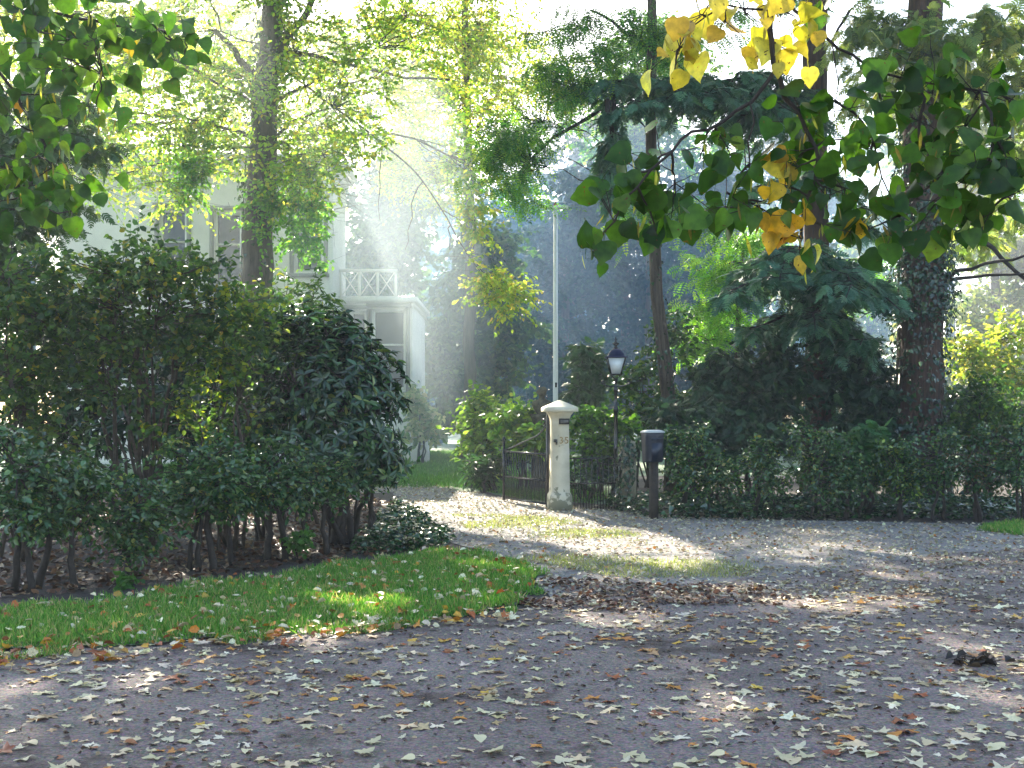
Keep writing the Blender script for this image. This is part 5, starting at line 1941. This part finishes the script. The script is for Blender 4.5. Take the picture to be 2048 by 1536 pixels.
def hanging(root, twig_paths, clusters, leaf_size, part_names, thin=1.0):
    """clusters: (px, py, d, spread px, count, palette key); each is tied to the nearest twig point"""
    wood = MB()
    allp = []
    for path, r0 in twig_paths:
        p = np.array([P(*q) for q in path])
        seg = np.concatenate([[0], np.cumsum(np.linalg.norm(np.diff(p, axis=0), axis=1))])
        tt = np.linspace(0, seg[-1], max(6, int(seg[-1] / .04)))
        pp = np.stack([np.interp(tt, seg, p[:, i]) for i in range(3)], 1)
        pp[1:-1] += rng.normal(0, .004, (len(pp) - 2, 3))
        wood.tube(pp, np.linspace(r0, r0 * .4, len(pp)), 7, rough=.1)
        allp.append(pp)
    allp = np.concatenate(allp)
    mbs = {k: MB() for k in part_names}
    bract = MB()
    for (px, py, d, spx, cnt, key) in clusters:
        c = P(px, py, d)
        i = int(np.argmin(np.linalg.norm(allp - c, axis=1)))
        tw = wiggle(allp[i], c + [0, 0, -.01], 8, .06, .04)
        wood.tube(tw, np.linspace(.0035, .0014, 8), 5)
        s = spx / F * d
        cnt = max(1, int(round(cnt * thin)))
        pos = c + rng.normal(0, 1, (cnt, 3)) * [s * .7, s * .7, s * .62]
        for q in pos[::2]:
            wood.tube(wiggle(tw[rng.integers(3, 8)], q, 4, .05), np.linspace(.0014, .0009, 4), 4, cap=False)
        ax = nrm(pos - c) * .5 + rng.normal(0, .5, (cnt, 3)) + [0, 0, -.75]
        no = np.array([0, -.7, .6]) + rng.normal(0, .75, (cnt, 3))
        pal = {'green': NGREEN, 'yellow': NYEL, 'orange': NORANGE, 'dark': NDARK}[key]
        col = palette(pal, cnt)
        if key == 'green':
            dk = rng.random(cnt) < .3
            col[dk] = palette(NDARK, int(dk.sum())) if dk.any() else col[dk]
        sz = leaf_size * rng.uniform(.55, 1.25, cnt)
        kk = rng.integers(0, 8, cnt)
        part = {'green': 'green_leaves', 'dark': 'green_leaves', 'yellow': 'yellow_leaves', 'orange': 'yellow_leaves'}[key]
        for t in range(8):
            m = kk == t
            mbs[part].leaves(pos[m], ax[m], no[m], sz[m], LIMES[t], col[m], rng.uniform(.4, 2.4, cnt)[m])
        nb = cnt // 3
        bp = c + rng.normal(0, 1, (nb, 3)) * s * .5
        mbs['green_leaves'].leaves(bp, rng.normal(0, .25, (nb, 3)) + [0, 0, -1], rng.normal(0, 1, (nb, 3)) + [0, -1, 0], leaf_size * .75 * rng.uniform(.7, 1.2, nb), T_oval(.085, .02, .1),
                     palette([(168, 164, 80, 3), (150, 132, 66, 2)], nb))
    wood.build("branch", M['dark_twig'], root, smooth=True)
    for k, m in mbs.items():
        if m.n:
            m.build(k, M['near_leaf'], root)
    if bract.n:
        bract.build("seed_bracts", M['near_leaf'], root)


D = 2.8
lb = thing("lime_branch", "hanging lime branch with green and yellow leaves in the upper right foreground", "branch", P(1545, -60, D))
hanging(lb, [
    ([(1540, -60, D), (1545, 40, D), (1540, 100, D), (1551, 145, D), (1575, 190, D), (1592, 215, D), (1640, 330, D), (1610, 420, D), (1602, 470, D)], .0075),
    ([(1550, 142, D), (1500, 205, D), (1430, 255, D), (1360, 285, D - .05), (1310, 330, D - .1), (1235, 420, D - .1), (1190, 500, D - .1)], .0048),
    ([(1556, -40, D + .1), (1600, 30, D + .1), (1655, 78, D + .1), (1720, 120, D + .1), (1770, 152, D + .1), (1840, 165, D + .1), (1960, 180, D + .1), (2080, 215, D + .1)], .0048),
    ([(1665, 90, D + .1), (1668, 140, D + .1), (1672, 190, D + .1), (1676, 260, D + .1)], .002),
    ([(1830, 165, D + .1), (1850, 210, D + .1), (1838, 280, D + .1), (1870, 330, D + .1), (1940, 410, D + .1), (1965, 470, D + .1)], .004),
    ([(1960, 180, D + .1), (1990, 250, D), (1985, 330, D), (2040, 420, D)], .004),
    ([(1592, 215, D), (1680, 200, D), (1740, 260, D), (1760, 350, D), (1800, 430, D)], .0035),
    ([(1500, 205, D), (1505, 300, D), (1490, 400, D)], .0022),
    ([(1430, 255, D), (1460, 320, D), (1450, 420, D)], .0018),
    ([(1540, 20, D), (1450, 10, D), (1380, 40, D), (1355, 100, D)], .003)],
    [(1365, 85, D, 38, 8, 'yellow'), (1400, 20, D, 60, 9, 'yellow'), (1490, 20, D, 60, 10, 'yellow'), (1350, 130, D, 26, 3, 'yellow'), (1590, 25, D, 50, 9, 'yellow'),
     (1560, 85, D, 44, 7, 'yellow'), (1450, 40, D, 30, 3, 'yellow'), (1625, 20, D + .1, 30, 4, 'green'),
     (1300, 320, D, 50, 9, 'green'), (1270, 350, D, 40, 6, 'dark'), (1350, 390, D, 60, 11, 'green'), (1400, 310, D, 45, 6, 'green'), (1310, 440, D, 50, 9, 'green'),
     (1225, 430, D - .1, 38, 8, 'green'), (1185, 500, D - .1, 26, 4, 'dark'), (1200, 470, D - .1, 28, 4, 'green'),
     (1440, 270, D, 35, 5, 'green'), (1480, 340, D, 45, 7, 'green'), (1480, 430, D, 55, 10, 'green'), (1540, 400, D, 45, 5, 'dark'), (1470, 390, D, 40, 5, 'green'),
     (1610, 230, D, 50, 9, 'green'), (1660, 270, D, 60, 12, 'green'), (1600, 300, D, 45, 7, 'green'), (1690, 210, D, 50, 8, 'green'), (1740, 300, D, 50, 8, 'green'),
     (1690, 370, D, 60, 10, 'green'), (1660, 390, D, 45, 6, 'dark'), (1640, 440, D, 45, 6, 'green'), (1750, 420, D, 55, 9, 'green'), (1780, 460, D, 45, 6, 'green'),
     (1800, 150, D + .1, 50, 9, 'green'), (1870, 150, D + .1, 55, 11, 'green'), (1760, 190, D + .1, 40, 6, 'green'), (1950, 190, D + .1, 60, 11, 'green'), (2020, 200, D + .1, 55, 10, 'green'),
     (1840, 240, D + .1, 60, 10, 'green'), (1920, 260, D + .1, 60, 10, 'dark'), (2000, 290, D, 65, 13, 'green'), (1870, 300, D + .1, 60, 10, 'green'), (1960, 340, D, 60, 11, 'green'),
     (2030, 380, D, 55, 10, 'green'), (1900, 380, D, 60, 10, 'green'), (1960, 430, D, 55, 9, 'green'), (1840, 380, D + .1, 50, 7, 'green'), (1900, 440, D + .1, 45, 6, 'dark'), (1840, 440, D + .1, 45, 6, 'green'),
     (1570, 365, D, 34, 4, 'orange'), (1540, 420, D - .03, 26, 2, 'orange'), (1605, 470, D - .05, 40, 6, 'orange'), (1590, 330, D, 28, 3, 'yellow'), (1600, 500, D - .05, 30, 3, 'yellow'),
     (1740, 450, D, 20, 2, 'orange')],
    .056, ('green_leaves', 'yellow_leaves'), 1.12)

E = 4.3
lb2 = thing("lime_branch", "leafy hanging branch in the upper left foreground corner", "branch", P(-40, -40, E))
cl = []
rr_ = np.random.default_rng(5)
for (px, py, sx, sy, n) in [(60, 40, 110, 60, 13), (200, 40, 90, 50, 10), (300, 60, 60, 60, 7), (30, 150, 70, 80, 10), (60, 270, 70, 70, 11), (110, 380, 80, 60, 9), (20, 380, 50, 80, 8), (140, 160, 80, 50, 6)]:
    for k in range(n):
        cl.append((px + rr_.normal(0, .62) * sx, py + rr_.normal(0, .6) * sy, E + rr_.normal(0, .3), 46, int(rr_.integers(3, 7)),
                   'dark' if rr_.random() < .4 else 'green'))
cl += [(205, 140, E, 26, 5, 'green'), (220, 165, E, 16, 3, 'green'), (340, 80, E, 30, 5, 'green'), (45, 200, E, 10, 1, 'orange'), (265, 70, E, 10, 1, 'orange')]
hanging(lb2, [([(-120, -60, E), (40, 20, E), (180, 40, E), (330, 60, E), (370, 110, E)], .009),
              ([(-120, 100, E), (0, 140, E), (60, 230, E), (110, 330, E), (150, 420, E)], .008),
              ([(40, 20, E), (110, 90, E), (205, 150, E)], .004), ([(-120, 300, E), (20, 330, E), (60, 420, E)], .006)],
        cl, .066, ('green_leaves', 'yellow_leaves'))

# ================================================================== HAZE
def air(name, mb, density, colour, aniso, label):
    me = mb.mesh(name, bpy.data.materials.new(name + " air"))
    hm = me.materials[0]
    hm.use_nodes = True
    nt = hm.node_tree
    nt.nodes.remove(nt.nodes["Principled BSDF"])
    pv = nt.nodes.new("ShaderNodeVolumePrincipled")
    pv.inputs["Color"].default_value = (*colour, 1)
    pv.inputs["Density"].default_value = density
    pv.inputs["Anisotropy"].default_value = aniso
    nt.links.new(pv.outputs[0], nt.nodes["Material Output"].inputs["Volume"])
    ho = bpy.data.objects.new(name, me)
    COL.objects.link(ho)
    tag(ho, label, name, kind="stuff")


def puff(c, r, seed, n=24):
    """closed lumpy body of mist"""
    q = np.random.default_rng(seed)
    mb = MB()
    m = n // 2
    k = q.normal(0, 1, (5, 3)) * 2.2
    ph = q.uniform(0, 6.28, 5)
    vs = [[0, 0, -1.0]]
    for i in range(1, m):
        th = math.pi * i / m
        for j in range(n):
            a = 2 * math.pi * j / n
            vs.append([math.sin(th) * math.cos(a), math.sin(th) * math.sin(a), -math.cos(th)])
    vs.append([0, 0, 1.0])
    v = np.array(vs)
    v = v * (1 + .16 * np.sin(v @ k.T + ph).mean(1, keepdims=True) * 2) * np.asarray(r) + np.asarray(c)
    f = [[0, 1 + (j + 1) % n, 1 + j] for j in range(n)]
    for i in range(m - 2):
        for j in range(n):
            a, b = 1 + i * n + j, 1 + i * n + (j + 1) % n
            f.append([a, b, b + n, a + n])
    last = len(v) - 1
    f += [[last, last - n + j, last - n + (j + 1) % n] for j in range(n)]
    mb.add(v, f)
    return mb


mb = MB()
mb.box((0, 55, 18.0), (284, 234, 38))
air("haze", mb, HAZE_DENSITY, (0.86, 0.93, 1.0), 0.45, "thin morning haze hanging between the trees")
air("mist", puff((-2.9, 29.5, 4.8), (2.5, 6.5, 5.0), 3), .0175, (.78, .91, 1.0), .35, "pale smoke drifting between the house and the driveway")
air("mist", puff((3, 56, 6.5), (30, 19, 7.2), 4, 32), .0085, (.17, .50, 1.0), .1, "mist lying among the far trees, coloured blue for the skylight")  # scatter colour carries the blue of the skylight
air("mist", puff((14, 37, 4.6), (6.5, 7, 4.6), 6), .012, (.9, .94, 1.0), .3, "pale mist glowing beyond the ivy trunk at the right")
air("mist", puff((-6.6, 26.5, 8.2), (4.6, 3.6, 4.6), 8), .0085, (.82, .92, 1.0), .35, "thin sunlit mist hanging in front of the oak trunk")
air("mist", puff((-6, 43, 9.0), (12, 6, 8.2), 9), .006, (.9, .94, 1.0), .3, "faint sunlit mist behind the oak and round the house")
